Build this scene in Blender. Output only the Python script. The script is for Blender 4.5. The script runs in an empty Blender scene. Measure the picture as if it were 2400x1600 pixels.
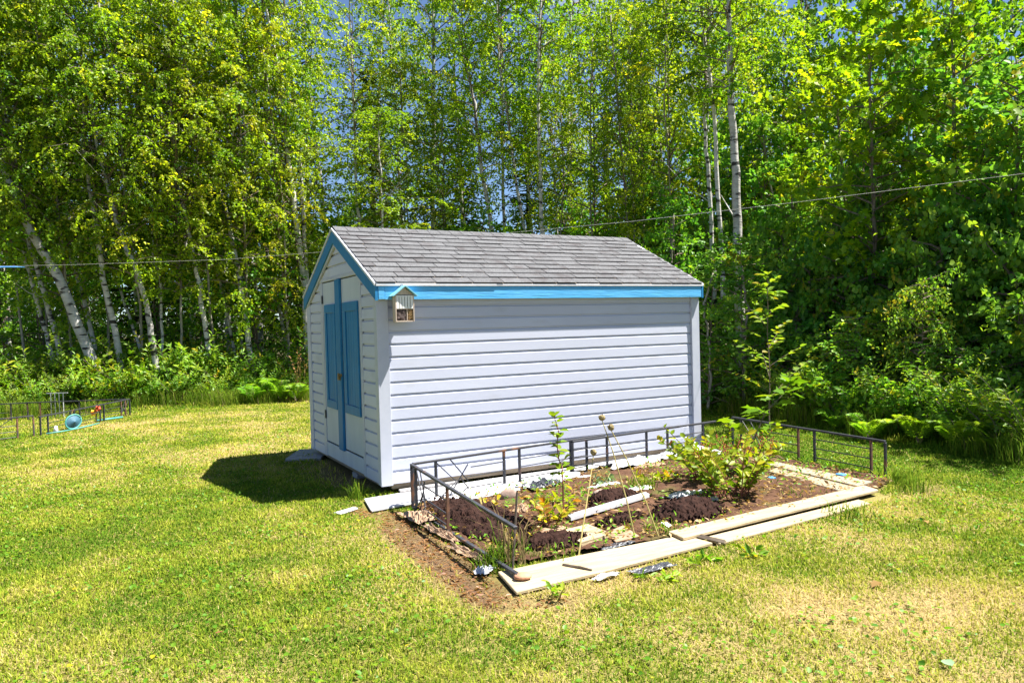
import bpy, math, random
import numpy as np
from mathutils import Vector, Matrix
random.seed(7); RNG = np.random.default_rng(11)
S = bpy.context.scene
COL = S.collection
R = math.radians

# ------------------------------------------------------------------ camera, sky, sun, exposure
CAM_C = Vector((-2.369, -7.162, 1.566))
CAM_M = Matrix(((0.87938397, 0.03424119, -0.47488037), (-0.47536797, 0.00735893, -0.87975629), (-0.0266293, 0.99938651, 0.02274849)))
FPX = 1757.8
cam = bpy.data.objects.new('camera', bpy.data.cameras.new('camera')); COL.objects.link(cam)
cam.matrix_world = Matrix.Translation(CAM_C) @ CAM_M.to_4x4()
cam.data.sensor_width = 36; cam.data.lens = FPX / 2400 * 36
cam.data.clip_start = 0.05; cam.data.clip_end = 2000
S.camera = cam
SUN = Vector((0.507, -0.225, 1.0)).normalized()
w = bpy.data.worlds.new('World'); S.world = w; w.use_nodes = True
nt = w.node_tree; bg = nt.nodes['Background']
sky = nt.nodes.new('ShaderNodeTexSky'); sky.sky_type = 'NISHITA'; sky.sun_disc = False
sky.sun_elevation = math.asin(SUN.z); sky.sun_rotation = math.atan2(SUN.x, SUN.y)
sky.air_density = 0.75; sky.dust_density = 0.1; sky.ozone_density = 4.0
tc = nt.nodes.new('ShaderNodeTexCoord'); mp = nt.nodes.new('ShaderNodeMapping'); mp.inputs['Scale'].default_value = (1, 1, 2.2)
nz = nt.nodes.new('ShaderNodeTexNoise'); nz.inputs['Scale'].default_value = 3.2; nz.inputs['Detail'].default_value = 8; nz.inputs['Roughness'].default_value = 0.6
rp = nt.nodes.new('ShaderNodeValToRGB'); rp.color_ramp.elements[0].position = 0.57; rp.color_ramp.elements[1].position = 0.76
mx = nt.nodes.new('ShaderNodeMixRGB'); mx.inputs['Color2'].default_value = (5.4, 5.6, 6.0, 1)
L = nt.links.new
L(tc.outputs['Generated'], mp.inputs['Vector']); L(mp.outputs[0], nz.inputs['Vector']); L(nz.outputs['Fac'], rp.inputs['Fac'])
L(rp.outputs['Color'], mx.inputs['Fac']); L(sky.outputs[0], mx.inputs['Color1']); L(mx.outputs[0], bg.inputs['Color'])
bg.inputs['Strength'].default_value = 0.05
sun = bpy.data.objects.new('sun', bpy.data.lights.new('sun', 'SUN')); COL.objects.link(sun)
sun.data.energy = 5.0; sun.data.angle = R(0.53); sun.data.color = (1.0, 0.955, 0.87)
sun.rotation_euler = (-SUN).to_track_quat('-Z', 'Y').to_euler()
S.view_settings.view_transform = 'Standard'; S.view_settings.look = 'None'
S.view_settings.exposure = 1.8; S.view_settings.gamma = 1.0; S.view_settings.use_curve_mapping = False
S.render.engine = 'CYCLES'
S.cycles.max_bounces = 8; S.cycles.diffuse_bounces = 4; S.cycles.transmission_bounces = 6
GZ = -0.11                                                         # ground level; the shed sits on blocks with its floor at 0

# ------------------------------------------------------------------ helpers
def pt(px, py, d):                                                 # sight line through the photograph at a depth d -> world point
    return CAM_C + d * (CAM_M @ Vector(((px - 1200) / FPX, -(py - 800) / FPX, -1)))
def gp(px, d):                                                     # ground point in that column at that depth
    p = pt(px, 780, d); return Vector((p.x, p.y, GZ))
def tag(o, label=None, cat=None, group=None, kind=None):
    if label: o['label'] = label
    if cat: o['category'] = cat
    if group: o['group'] = group
    if kind: o['kind'] = kind
    return o
def empty(name, loc, rz=0.0, label=None, cat=None, group=None):
    o = bpy.data.objects.new(name, None); COL.objects.link(o); o.empty_display_size = 0.1
    o.location = loc; o.rotation_euler = (0, 0, rz)
    return tag(o, label, cat, group)
def inst(name, me, parent=None, loc=(0, 0, 0), rot=(0, 0, 0), sc=1.0):
    o = bpy.data.objects.new(name, me); COL.objects.link(o)
    o.location = loc; o.rotation_euler = rot
    o.scale = (sc, sc, sc) if not hasattr(sc, '__len__') else sc
    if parent: o.parent = parent
    return o
class MB:
    def __init__(self): self.v = []; self.f = []
    def add(self, vs, fs):
        b = len(self.v); self.v += [tuple(p) for p in vs]; self.f += [tuple(i + b for i in f) for f in fs]; return self
    def box(self, a, b):
        x0, y0, z0 = a; x1, y1, z1 = b
        return self.add([(x0,y0,z0),(x1,y0,z0),(x1,y1,z0),(x0,y1,z0),(x0,y0,z1),(x1,y0,z1),(x1,y1,z1),(x0,y1,z1)],
                        [(0,3,2,1),(4,5,6,7),(0,1,5,4),(1,2,6,5),(2,3,7,6),(3,0,4,7)])
    def bar(self, a, b, w, h, up=(0, 0, 1)):                       # rectangular bar from a to b
        a = Vector(a); b = Vector(b); d = (b - a).normalized(); u = Vector(up)
        if abs(d.dot(u)) > 0.95: u = Vector((0, 1, 0))
        s = d.cross(u).normalized(); t = s.cross(d).normalized()
        o = [(-1,-1),(1,-1),(1,1),(-1,1)]
        vs = [a + s*i*w/2 + t*j*h/2 for i, j in o] + [b + s*i*w/2 + t*j*h/2 for i, j in o]
        return self.add(vs, [(0,3,2,1),(4,5,6,7),(0,1,5,4),(1,2,6,5),(2,3,7,6),(3,0,4,7)])
    def tube(self, pts, r0, r1=None, n=6, cap=True):
        pts = [Vector(p) for p in pts]; r1 = r0 if r1 is None else r1; k = len(pts); b = len(self.v)
        u = None
        for i, p in enumerate(pts):
            d = (pts[min(i+1, k-1)] - pts[max(i-1, 0)]).normalized()
            if u is None:
                u = d.cross(Vector((0, 0, 1)) if abs(d.z) < 0.9 else Vector((1, 0, 0))).normalized()
            else: u = (u - d * u.dot(d)).normalized()
            v = d.cross(u); rr = r0[i] if hasattr(r0, '__len__') else r0 + (r1 - r0) * i / max(1, k - 1)
            for j in range(n):
                a = 2 * math.pi * j / n; self.v.append(tuple(p + (u * math.cos(a) + v * math.sin(a)) * rr))
        for i in range(k - 1):
            for j in range(n):
                self.f.append((b+i*n+j, b+i*n+(j+1) % n, b+(i+1)*n+(j+1) % n, b+(i+1)*n+j))
        if cap and n > 2:
            self.f.append(tuple(b + j for j in reversed(range(n)))); self.f.append(tuple(b + (k-1)*n + j for j in range(n)))
        return self
    def prism(self, poly, h0, h1):                                 # polygon in xy between two heights
        n = len(poly)
        vs = [(x, y, h0) for x, y in poly] + [(x, y, h1) for x, y in poly]
        return self.add(vs, [tuple(reversed(range(n))), tuple(range(n, 2*n))] + [(i, (i+1) % n, n+(i+1) % n, n+i) for i in range(n)])
    def mesh(self, name, mat, smooth=False, bevel=0.0):
        me = bpy.data.meshes.new(name); me.from_pydata(self.v, [], self.f)
        if mat: me.materials.append(mat)
        if bevel:
            import bmesh
            bm = bmesh.new(); bm.from_mesh(me); bmesh.ops.recalc_face_normals(bm, faces=bm.faces)
            bmesh.ops.bevel(bm, geom=bm.edges[:], offset=bevel, segments=1, affect='EDGES'); bm.to_mesh(me); bm.free()
        if smooth: me.polygons.foreach_set('use_smooth', [True] * len(me.polygons))
        me.update(); return me
    def obj(self, name, mat, parent=None, smooth=False, bevel=0.0, rel=None):
        o = inst(name, self.mesh(name, mat, smooth, bevel))
        if parent:
            o.parent = parent
            q = rel if rel is not None else parent.location
            if q is not False: o.location = -Vector(q)
        return o
def own(o):                                                        # put a one-mesh thing's origin at its base
    me = o.data; n = len(me.vertices); a = np.empty(n*3); me.vertices.foreach_get('co', a); a = a.reshape(-1, 3)
    c = np.array([a[:, 0].mean(), a[:, 1].mean(), a[:, 2].min()]); a -= c
    me.vertices.foreach_set('co', a.ravel()); me.update(); o.location = o.location + Vector(c); return o
_lat = {}
def vnoise(x, y, sc, seed):                                        # 2-D value noise, numpy
    if seed not in _lat: _lat[seed] = np.random.default_rng(seed).random((64, 64))
    g = _lat[seed]; x = np.asarray(x) * sc + 17.3; y = np.asarray(y) * sc + 5.1
    xi = np.floor(x).astype(int); yi = np.floor(y).astype(int); fx = x - xi; fy = y - yi
    fx = fx*fx*(3-2*fx); fy = fy*fy*(3-2*fy)
    q = lambda a, b: g[a % 64, b % 64]
    return (q(xi, yi)*(1-fx)+q(xi+1, yi)*fx)*(1-fy) + (q(xi, yi+1)*(1-fx)+q(xi+1, yi+1)*fx)*fy
def fbm(x, y, sc, seed): return (vnoise(x, y, sc, seed)*0.55 + vnoise(x, y, sc*2.1, seed+1)*0.28 + vnoise(x, y, sc*4.3, seed+2)*0.17)

# ------------------------------------------------------------------ materials
def nmat(name, rough=0.6, spec=0.3):
    m = bpy.data.materials.new(name); m.use_nodes = True; t = m.node_tree; b = t.nodes['Principled BSDF']
    b.inputs['Roughness'].default_value = rough; b.inputs['Specular IOR Level'].default_value = spec
    return m, t, b
def mat(name, c1, c2=None, scale=8.0, rough=0.6, spec=0.3, stretch=(1, 1, 1), bump=0.0, bscale=None, metal=0.0, lo=0.35, hi=0.65, c3=None, s3=2.0, t3=(0.55, 0.7), rnd=0.0, detail=6, local=True):
    m, t, b = nmat(name, rough, spec); b.inputs['Metallic'].default_value = metal
    N = t.nodes.new; l = t.links.new
    if c2 is None: b.inputs['Base Color'].default_value = (*c1, 1); 
    co = N('ShaderNodeTexCoord'); mp = N('ShaderNodeMapping'); mp.inputs['Scale'].default_value = stretch; l(co.outputs['Object'], mp.inputs['Vector'])
    if rnd:
        oi = N('ShaderNodeObjectInfo'); vm = N('ShaderNodeVectorMath'); vm.operation = 'SCALE'; vm.inputs['Scale'].default_value = 37.0
        cb = N('ShaderNodeCombineXYZ'); l(oi.outputs['Random'], cb.inputs[0]); l(oi.outputs['Random'], cb.inputs[1]); l(cb.outputs[0], vm.inputs[0])
        l(vm.outputs[0], mp.inputs['Location'])
    if c2 is not None:
        n = N('ShaderNodeTexNoise'); n.inputs['Scale'].default_value = scale; n.inputs['Detail'].default_value = detail; n.inputs['Roughness'].default_value = 0.65; l(mp.outputs[0], n.inputs['Vector'])
        r = N('ShaderNodeValToRGB'); r.color_ramp.elements[0].position = lo; r.color_ramp.elements[1].position = hi
        r.color_ramp.elements[0].color = (*c1, 1); r.color_ramp.elements[1].color = (*c2, 1); l(n.outputs['Fac'], r.inputs['Fac'])
        out = r.outputs['Color']
        if c3 is not None:
            n3 = N('ShaderNodeTexNoise'); n3.inputs['Scale'].default_value = s3; n3.inputs['Detail'].default_value = 7; l(mp.outputs[0], n3.inputs['Vector'])
            r3 = N('ShaderNodeValToRGB'); r3.color_ramp.elements[0].position = t3[0]; r3.color_ramp.elements[1].position = t3[1]; l(n3.outputs['Fac'], r3.inputs['Fac'])
            x = N('ShaderNodeMixRGB'); l(r3.outputs['Color'], x.inputs['Fac']); l(out, x.inputs['Color1']); x.inputs['Color2'].default_value = (*c3, 1); out = x.outputs[0]
        if rnd:
            hv = N('ShaderNodeHueSaturation'); ma = N('ShaderNodeMapRange'); ma.inputs['To Min'].default_value = 1 - rnd; ma.inputs['To Max'].default_value = 1 + rnd
            l(oi.outputs['Random'], ma.inputs['Value']); l(ma.outputs[0], hv.inputs['Value']); l(out, hv.inputs['Color']); out = hv.outputs[0]
        l(out, b.inputs['Base Color'])
    if bump:
        nb = N('ShaderNodeTexNoise'); nb.inputs['Scale'].default_value = bscale or scale * 2; nb.inputs['Detail'].default_value = 6; l(mp.outputs[0], nb.inputs['Vector'])
        bp = N('ShaderNodeBump'); bp.inputs['Strength'].default_value = bump; bp.inputs['Distance'].default_value = 0.02; l(nb.outputs['Fac'], bp.inputs['Height']); l(bp.outputs[0], b.inputs['Normal'])
    return m
def leafmat(name, stops, trans=0.45, gloss=0.02, var=0.22):
    m = bpy.data.materials.new(name); m.use_nodes = True; t = m.node_tree; N = t.nodes.new; l = t.links.new
    t.nodes.remove(t.nodes['Principled BSDF']); out = t.nodes['Material Output']
    at = N('ShaderNodeAttribute'); at.attribute_name = 'tint'
    r = N('ShaderNodeValToRGB'); e = r.color_ramp.elements
    while len(e) < len(stops): e.new(0.5)
    for k, (p, c) in enumerate(stops): e[k].position = p; e[k].color = (*c, 1)
    l(at.outputs['Fac'], r.inputs['Fac'])
    oi = N('ShaderNodeObjectInfo'); ma = N('ShaderNodeMapRange'); ma.inputs['To Min'].default_value = 1 - var; ma.inputs['To Max'].default_value = 1 + var
    hv = N('ShaderNodeHueSaturation'); l(oi.outputs['Random'], ma.inputs['Value']); l(ma.outputs[0], hv.inputs['Value']); l(r.outputs[0], hv.inputs['Color'])
    mh = N('ShaderNodeMapRange'); mh.inputs['To Min'].default_value = 0.495; mh.inputs['To Max'].default_value = 0.525
    fr = N('ShaderNodeMath'); fr.operation = 'MULTIPLY'; fr.inputs[1].default_value = 7.31; fc = N('ShaderNodeMath'); fc.operation = 'FRACT'
    l(oi.outputs['Random'], fr.inputs[0]); l(fr.outputs[0], fc.inputs[0]); l(fc.outputs[0], mh.inputs['Value']); l(mh.outputs[0], hv.inputs['Hue'])
    d = N('ShaderNodeBsdfDiffuse'); tr = N('ShaderNodeBsdfTranslucent'); g = N('ShaderNodeBsdfGlossy'); g.inputs['Roughness'].default_value = 0.45
    tcx = N('ShaderNodeMixRGB'); tcx.blend_type = 'MULTIPLY'; tcx.inputs['Fac'].default_value = 1.0; tcx.inputs['Color2'].default_value = (1.5, 1.45, 0.6, 1)
    l(hv.outputs[0], d.inputs['Color']); l(hv.outputs[0], tcx.inputs['Color1']); l(tcx.outputs[0], tr.inputs['Color'])
    m1 = N('ShaderNodeMixShader'); m1.inputs['Fac'].default_value = trans; l(d.outputs[0], m1.inputs[1]); l(tr.outputs[0], m1.inputs[2])
    m2 = N('ShaderNodeMixShader'); m2.inputs['Fac'].default_value = gloss; l(m1.outputs[0], m2.inputs[1]); l(g.outputs[0], m2.inputs[2]); l(m2.outputs[0], out.inputs['Surface'])
    return m
M = {}
M['siding'] = mat('white_vinyl', (.445, .468, .575), (.495, .52, .62), scale=1.6, rough=.45, spec=.4, lo=.3, hi=.7, rnd=.035, bump=.05, bscale=2.2, stretch=(.5, 1, 2), c3=(.40, .41, .46), s3=3.5, t3=(.60, .85))
M['trim'] = mat('white_trim', (.41, .435, .515), (.46, .48, .555), scale=5, rough=.45, c3=(.34, .35, .38), s3=3.0, t3=(.66, .8))
M['door'] = mat('white_door_paint', (.42, .46, .52), (.50, .54, .59), scale=4, rough=.5, stretch=(1, 1, .3), bump=.06, bscale=40)
M['blue'] = mat('blue_paint_shaded', (.011, .14, .32), (.020, .185, .40), scale=6, rough=.5, stretch=(1, 6, 1.0), bump=.12, bscale=18, rnd=.04)  # trim blue for doors and rakes, gable-side shade darkened into the colour
M['blue_sunlit'] = mat('blue_paint_sunlit', (.07, .34, .66), (.12, .43, .74), scale=5, rough=.5, stretch=(.6, 6, 9), bump=.25, bscale=9, c3=(.07, .36, .62), s3=7, t3=(.58, .75))  # same trim blue on the fascia, sunlight lightened into the colour
M['shingle'] = mat('asphalt_shingle', (.072, .073, .078), (.165, .167, .178), scale=55, rough=.9, spec=.15, bump=.5, bscale=160, rnd=.09, lo=.3, hi=.7, c3=(.075, .068, .072), s3=6, t3=(.5, .75))
M['metal_edge'] = mat('aluminium_edge', (.50, .51, .55), (.62, .63, .67), scale=9, rough=.4, spec=.5)
M['sill'] = mat('weathered_sill', (.17, .13, .09), (.30, .24, .17), scale=6, rough=.85, stretch=(.6, 4, 6), bump=.3)
M['concrete'] = mat('concrete', (.22, .21, .21), (.36, .35, .35), scale=20, rough=.9, bump=.4)
M['dark_iron'] = mat('black_iron', (.022, .023, .030), (.045, .047, .058), scale=14, rough=.5, spec=.3, c3=(.16, .075, .04), s3=6, t3=(.60, .70))
M['rust_iron'] = mat('rusty_iron', (.10, .05, .035), (.20, .10, .06), scale=16, rough=.8, c3=(.05, .05, .06), s3=5, t3=(.5, .62))
M['plank'] = mat('pale_plank', (.30, .235, .14), (.43, .35, .22), scale=4, rough=.75, stretch=(.7, 7, 7), bump=.25, bscale=9, c3=(.36, .27, .17), s3=3, t3=(.62, .8), rnd=.08)
M['grey_plank'] = mat('grey_plank', (.23, .19, .135), (.33, .28, .20), scale=4, rough=.8, stretch=(7, .7, 7), bump=.25, bscale=9, c3=(.20, .15, .10), s3=3, t3=(.58, .75), rnd=.08)
M['white_board'] = mat('white_board', (.46, .46, .48), (.58, .58, .60), scale=3, rough=.5, c3=(.35, .28, .22), s3=6, t3=(.64, .78))
M['plastic'] = mat('white_plastic_sheet', (.42, .43, .47), (.58, .59, .63), scale=6, rough=.35, spec=.5, c3=(.30, .24, .19), s3=5, t3=(.60, .75))
M['black_plastic'] = mat('black_plastic_sheet', (.025, .027, .035), (.06, .065, .08), scale=6, rough=.35, spec=.5)
M['soil'] = mat('compost', (.012, .006, .005), (.050, .024, .018), scale=28, rough=.95, spec=.1, bump=.9, bscale=45, lo=.3, hi=.75)
M['card'] = mat('cardboard', (.24, .155, .10), (.36, .25, .165), scale=7, rough=.85, bump=.2, c3=(.22, .13, .09), s3=5, t3=(.6, .75))
M['stone'] = mat('field_stone', (.26, .18, .15), (.40, .31, .26), scale=9, rough=.85, bump=.3, rnd=.15)
M['terracotta'] = mat('terracotta', (.36, .17, .10), (.48, .26, .16), scale=12, rough=.8, bump=.2)
M['hotel_wood'] = mat('hotel_wood', (.42, .33, .26), (.58, .48, .40), scale=8, rough=.7, stretch=(6, 6, .8))
M['hotel_white'] = mat('hotel_white', (.72, .72, .70), (.80, .80, .78), scale=9, rough=.6)
M['hotel_roof'] = mat('hotel_roof_blue', (.16, .42, .55), (.28, .56, .66), scale=9, rough=.5)
M['log_end'] = mat('log_ends', (.05, .035, .032), (.20, .15, .14), scale=26, rough=.85, rnd=.2)
M['bamboo'] = mat('bamboo_ends', (.22, .12, .05), (.45, .30, .14), scale=40, rough=.7)
M['brass'] = mat('old_brass', (.16, .10, .04), (.30, .20, .08), scale=30, rough=.5, metal=.5)
M['dark'] = mat('dark_gap', (.012, .011, .010))
M['teal'] = mat('teal_plastic', (.05, .24, .23), (.10, .32, .30), scale=8, rough=.4)
M['bluenet'] = mat('blue_netting', (.025, .09, .14), (.06, .15, .22), scale=60, rough=.6)
M['red'] = mat('red_plastic', (.70, .09, .05), (.80, .16, .08), scale=9, rough=.4)
M['orange'] = mat('orange_plastic', (.85, .38, .02), (.90, .48, .05), scale=9, rough=.4)
M['bluecloth'] = mat('blue_cloth', (.05, .22, .60), (.10, .32, .72), scale=9, rough=.8)
M['rope'] = mat('pale_line', (.42, .42, .38), (.55, .55, .50), scale=20, rough=.7)
M['birch'] = mat('birch_bark', (.36, .335, .31), (.56, .54, .52), scale=2.5, rough=.75, stretch=(1.6, 1.6, 5), bump=.35, bscale=8, c3=(.035, .030, .027), s3=1.9, t3=(.555, .62), rnd=.2)
_t = M['birch'].node_tree                                          # lenticels: short dark horizontal marks
M['aspen'] = mat('grey_bark', (.19, .17, .14), (.34, .31, .26), scale=3, rough=.85, stretch=(4, 4, 1.2), bump=.4, bscale=9, c3=(.06, .05, .04), s3=3, t3=(.58, .7), rnd=.2)
M['conifer_bark'] = mat('conifer_bark', (.05, .038, .03), (.12, .095, .075), scale=4, rough=.95, stretch=(5, 5, 1), bump=.6, bscale=10, rnd=.2)
M['twig'] = mat('twig_bark', (.10, .075, .055), (.20, .16, .12), scale=10, rough=.9, rnd=.15)
M['redstem'] = mat('red_stem', (.16, .05, .03), (.25, .09, .05), scale=12, rough=.7)
M['drystem'] = mat('dry_stem', (.30, .24, .08), (.42, .36, .14), scale=12, rough=.8)
M['seed'] = mat('seed_head', (.10, .07, .03), (.34, .28, .14), scale=60, rough=.9)
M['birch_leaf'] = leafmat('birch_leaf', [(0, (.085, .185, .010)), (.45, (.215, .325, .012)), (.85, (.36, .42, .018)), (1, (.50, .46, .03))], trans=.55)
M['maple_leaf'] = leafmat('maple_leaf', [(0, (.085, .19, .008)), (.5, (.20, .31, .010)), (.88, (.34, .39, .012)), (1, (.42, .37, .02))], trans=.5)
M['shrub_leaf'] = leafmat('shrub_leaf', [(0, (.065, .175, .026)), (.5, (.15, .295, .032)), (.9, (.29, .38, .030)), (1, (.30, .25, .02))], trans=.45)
M['under_leaf'] = leafmat('undergrowth_leaf', [(0, (.075, .19, .016)), (.5, (.17, .32, .020)), (.88, (.31, .39, .024)), (1, (.46, .36, .02))], trans=.45)
M['fern_leaf'] = leafmat('fern_leaf', [(0, (.10, .24, .016)), (.6, (.21, .38, .020)), (1, (.32, .44, .03))], trans=.45)
M['needle'] = leafmat('conifer_needle', [(0, (.025, .050, .013)), (.6, (.055, .095, .018)), (1, (.09, .12, .020))], trans=.2)
M['dry_leaf'] = leafmat('dry_leaf', [(0, (.20, .09, .04)), (.6, (.32, .17, .07)), (1, (.42, .27, .12))], trans=.3)
M['bed_leaf'] = leafmat('garden_leaf', [(0, (.075, .15, .008)), (.45, (.16, .24, .010)), (.75, (.30, .32, .012)), (.92, (.46, .36, .015)), (1, (.38, .13, .03))], trans=.45, var=.1)
M['yellow_leaf'] = leafmat('yellow_leaf', [(0, (.40, .30, .01)), (1, (.60, .46, .02))], var=.05)
M['cabbage'] = leafmat('pale_leaf', [(0, (.16, .26, .14)), (1, (.28, .38, .22))], trans=.2, var=.1)
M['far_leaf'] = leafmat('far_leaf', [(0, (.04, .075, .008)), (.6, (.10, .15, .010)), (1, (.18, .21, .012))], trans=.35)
def attr_mat(name, trans=.42):
    m = bpy.data.materials.new(name); m.use_nodes = True; t = m.node_tree; N = t.nodes.new; l = t.links.new
    t.nodes.remove(t.nodes['Principled BSDF']); at = N('ShaderNodeAttribute'); at.attribute_name = 'Col'
    d = N('ShaderNodeBsdfDiffuse'); tr = N('ShaderNodeBsdfTranslucent'); mm = N('ShaderNodeMixShader'); mm.inputs['Fac'].default_value = trans
    l(at.outputs['Color'], d.inputs['Color']); l(at.outputs['Color'], tr.inputs['Color']); l(d.outputs[0], mm.inputs[1]); l(tr.outputs[0], mm.inputs[2])
    l(mm.outputs[0], t.nodes['Material Output'].inputs['Surface']); return m
M['grass'] = attr_mat('grass_blades')

# ------------------------------------------------------------------ the setting: ground
def make_ground():
    m, t, b = nmat('lawn_ground', .95, .1); N = t.nodes.new; l = t.links.new
    at = N('ShaderNodeAttribute'); at.attribute_name = 'Col'
    n = N('ShaderNodeTexNoise'); n.inputs['Scale'].default_value = 45; n.inputs['Detail'].default_value = 8; n.inputs['Roughness'].default_value = .7
    co = N('ShaderNodeTexCoord'); l(co.outputs['Object'], n.inputs['Vector'])
    r = N('ShaderNodeMapRange'); r.inputs['From Min'].default_value = .3; r.inputs['From Max'].default_value = .7; r.inputs['To Min'].default_value = .45; r.inputs['To Max'].default_value = 1.35; l(n.outputs['Fac'], r.inputs['Value'])
    hv = N('ShaderNodeHueSaturation'); l(r.outputs[0], hv.inputs['Value']); l(at.outputs['Color'], hv.inputs['Color']); l(hv.outputs[0], b.inputs['Base Color'])
    bp = N('ShaderNodeBump'); bp.inputs['Strength'].default_value = .8; bp.inputs['Distance'].default_value = .02; l(n.outputs['Fac'], bp.inputs['Height']); l(bp.outputs[0], b.inputs['Normal'])
    ax = np.concatenate([np.array([-600, -200, -80, -40]), np.arange(-20, 30.01, .2), np.array([45, 80, 200, 600])])
    n_ = len(ax); X, Y = np.meshgrid(ax, ax + 4.0)
    Z = np.full_like(X, GZ)
    v = np.stack([X.ravel(), Y.ravel(), Z.ravel()], 1)
    i = np.arange(n_ - 1); A, B = np.meshgrid(i, i); q = (B * n_ + A).ravel()
    f = np.stack([q, q + 1, q + n_ + 1, q + n_], 1)
    me = bpy.data.meshes.new('ground'); me.vertices.add(len(v)); me.vertices.foreach_set('co', v.ravel())
    me.loops.add(f.size); me.loops.foreach_set('vertex_index', f.ravel()); me.polygons.add(len(f)); me.polygons.foreach_set('loop_start', np.arange(len(f)) * 4)
    me.update(calc_edges=True); me.materials.append(m)
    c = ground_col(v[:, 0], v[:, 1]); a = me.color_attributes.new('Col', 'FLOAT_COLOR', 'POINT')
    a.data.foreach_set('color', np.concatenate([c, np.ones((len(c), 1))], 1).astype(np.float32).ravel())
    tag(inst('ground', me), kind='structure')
# lawn outline in world xy, wood beyond it
TL = [gp(-900, 13.5), gp(-300, 14.8), gp(0, 15.6), gp(250, 16.4), gp(500, 17.2), gp(720, 18.0), gp(1100, 18.2), gp(1450, 16.0), gp(1700, 13.6), gp(1900, 11.6), gp(2130, 10.0), gp(2400, 8.3), gp(2900, 6.6)]
LAWN = [(p.x, p.y) for p in TL] + [(12, -12), (-16, -12)]
def inside(x, y, poly):
    x = np.asarray(x); y = np.asarray(y); r = np.zeros(x.shape, bool); n = len(poly); j = n - 1
    for i in range(n):
        xi, yi = poly[i]; xj, yj = poly[j]
        c = ((yi > y) != (yj > y)) & (x < (xj - xi) * (y - yi) / (yj - yi + 1e-12) + xi); r ^= c; j = i
    return r
def segdist(x, y, a, b):
    dx, dy = b[0]-a[0], b[1]-a[1]; t = np.clip(((x-a[0])*dx+(y-a[1])*dy)/(dx*dx+dy*dy), 0, 1); return np.hypot(x-a[0]-t*dx, y-a[1]-t*dy)
BED = [(-.08, -2.62), (.06, -.62), (1.2, -.45), (2.3, -.28), (4.3, -.05), (4.62, -.1), (4.5, -2.4), (3.9, -2.62), (1.5, -2.75)]
def dryness(x, y):
    d = fbm(x, y, .55, 31) * 1.1 - .40 + (fbm(x, y, 2.2, 41) - .5) * .9
    d = d + .20 * np.exp(-((x - 1.2)**2 / 6 + (y + 4.3)**2 / 1.2)) + .20 * np.exp(-((x + .6)**2 / 2 + (y + 4.1)**2 / 1.0))
    d = d + .25 * np.exp(-((x + 1.2)**2 / 5 + (y - 5.4)**2 / 5)) + .15 * np.exp(-((x + .5)**2 / 9 + (y - 9)**2 / 9))
    d = d - .32 * np.exp(-((x + 1.4)**2 / 1.0 + (y - .6)**2 / 2.5)) - .5 * (1 / (1 + np.exp(-(x - 4.9) * 2.2))) - .10 * np.exp(-((x + 2.4)**2 / 1.5 + (y + 1.5)**2 / 6))
    d = d + .25 * np.exp(-(segdist(x, y, (-.2, -3.35), (3.9, -2.95)) / .28)**2)
    return d
def bareness(x, y):
    n = (fbm(x, y, 1.6, 77) - .5) * .5
    b = np.exp(-(segdist(x, y, (-.28, -1.2), (-.34, -3.0)) / (.19))**2) + .5 * np.exp(-(segdist(x, y, (-.38, -3.25), (.0, -3.38)) / .10)**2)
    b = b + .9 * np.exp(-((x + .05)**2 / .12 + (y - 1.3)**2 / .9)) + .6 * np.exp(-(segdist(x, y, (-.4, -.45), (-.2, -.9)) / .18)**2) + .55 * np.exp(-((x - 4.5)**2 / .1 + (y + 2.75)**2 / .06))
    return b + n
def ground_col(x, y):
    n = fbm(x, y, .9, 5)[:, None]
    base = np.array([.13, .135, .022]) * (1 - n) + np.array([.22, .20, .05]) * n
    d = np.clip(dryness(x, y), 0, 1)[:, None]; base = base * (1 - d) + np.array([.33, .25, .12]) * d
    b = np.clip(bareness(x, y) * 1.3 - .2, 0, 1)[:, None]; base = base * (1 - b) + np.array([.115, .066, .043]) * b
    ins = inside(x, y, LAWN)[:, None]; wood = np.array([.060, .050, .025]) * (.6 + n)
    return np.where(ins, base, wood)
make_ground()

# ------------------------------------------------------------------ the shed
SL, SW, SH = 4.12, 2.85, 1.90
RID = (SW / 2, 2.73); EAVE = (-.085, 2.010)                          # (y, z) of ridge and eave
SLOPE = math.atan2(RID[1] - EAVE[1], RID[0] - EAVE[0]); SLEN = math.hypot(RID[0] - EAVE[0], RID[1] - EAVE[1])
shed = empty('garden_shed', (0, 0, GZ), label='small gabled garden shed with white siding, blue trim and a grey shingled roof', cat='shed')
core = MB()
prof = [(.02, 0), (SW - .02, 0), (SW - .02, 1.93), (RID[0], 2.60), (.02, 1.93)]
vs = [(.02, y, z) for y, z in prof] + [(SL - .02, y, z) for y, z in prof]
core.add(vs, [(0,1,2,3,4), (9,8,7,6,5)] + [(i, 5+i, 5+(i+1) % 5, (i+1) % 5) for i in range(5)])
core.obj('wall', M['siding'], shed)
CZ = [0, .137] + [.137 + .127 * i for i in range(1, 22)]
def course(zb, zt):                                                # (out, z) profile of one lap-siding course
    h = zt - zb
    return [(.000, zb), (.0195, zb), (.0210, zb + .004), (.0192, zb + h*.79), (.0060, zb + h*.875), (.0050, zt - .0015), (.000, zt - .0015)]
def long_course(y0, sgn, zb, zt, x0, x1):
    pr = course(zb, zt); mb = MB(); k = len(pr)
    vs = [(x0, y0 + sgn * o, z) for o, z in pr] + [(x1, y0 + sgn * o, z) for o, z in pr]
    fs = [(i, i+1, k+i+1, k+i) for i in range(k-1)] + [tuple(range(k-1, -1, -1)), tuple(range(k, 2*k))]
    if sgn > 0: fs = [tuple(reversed(f)) for f in fs]
    mb.add(vs, fs); return mb
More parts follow.
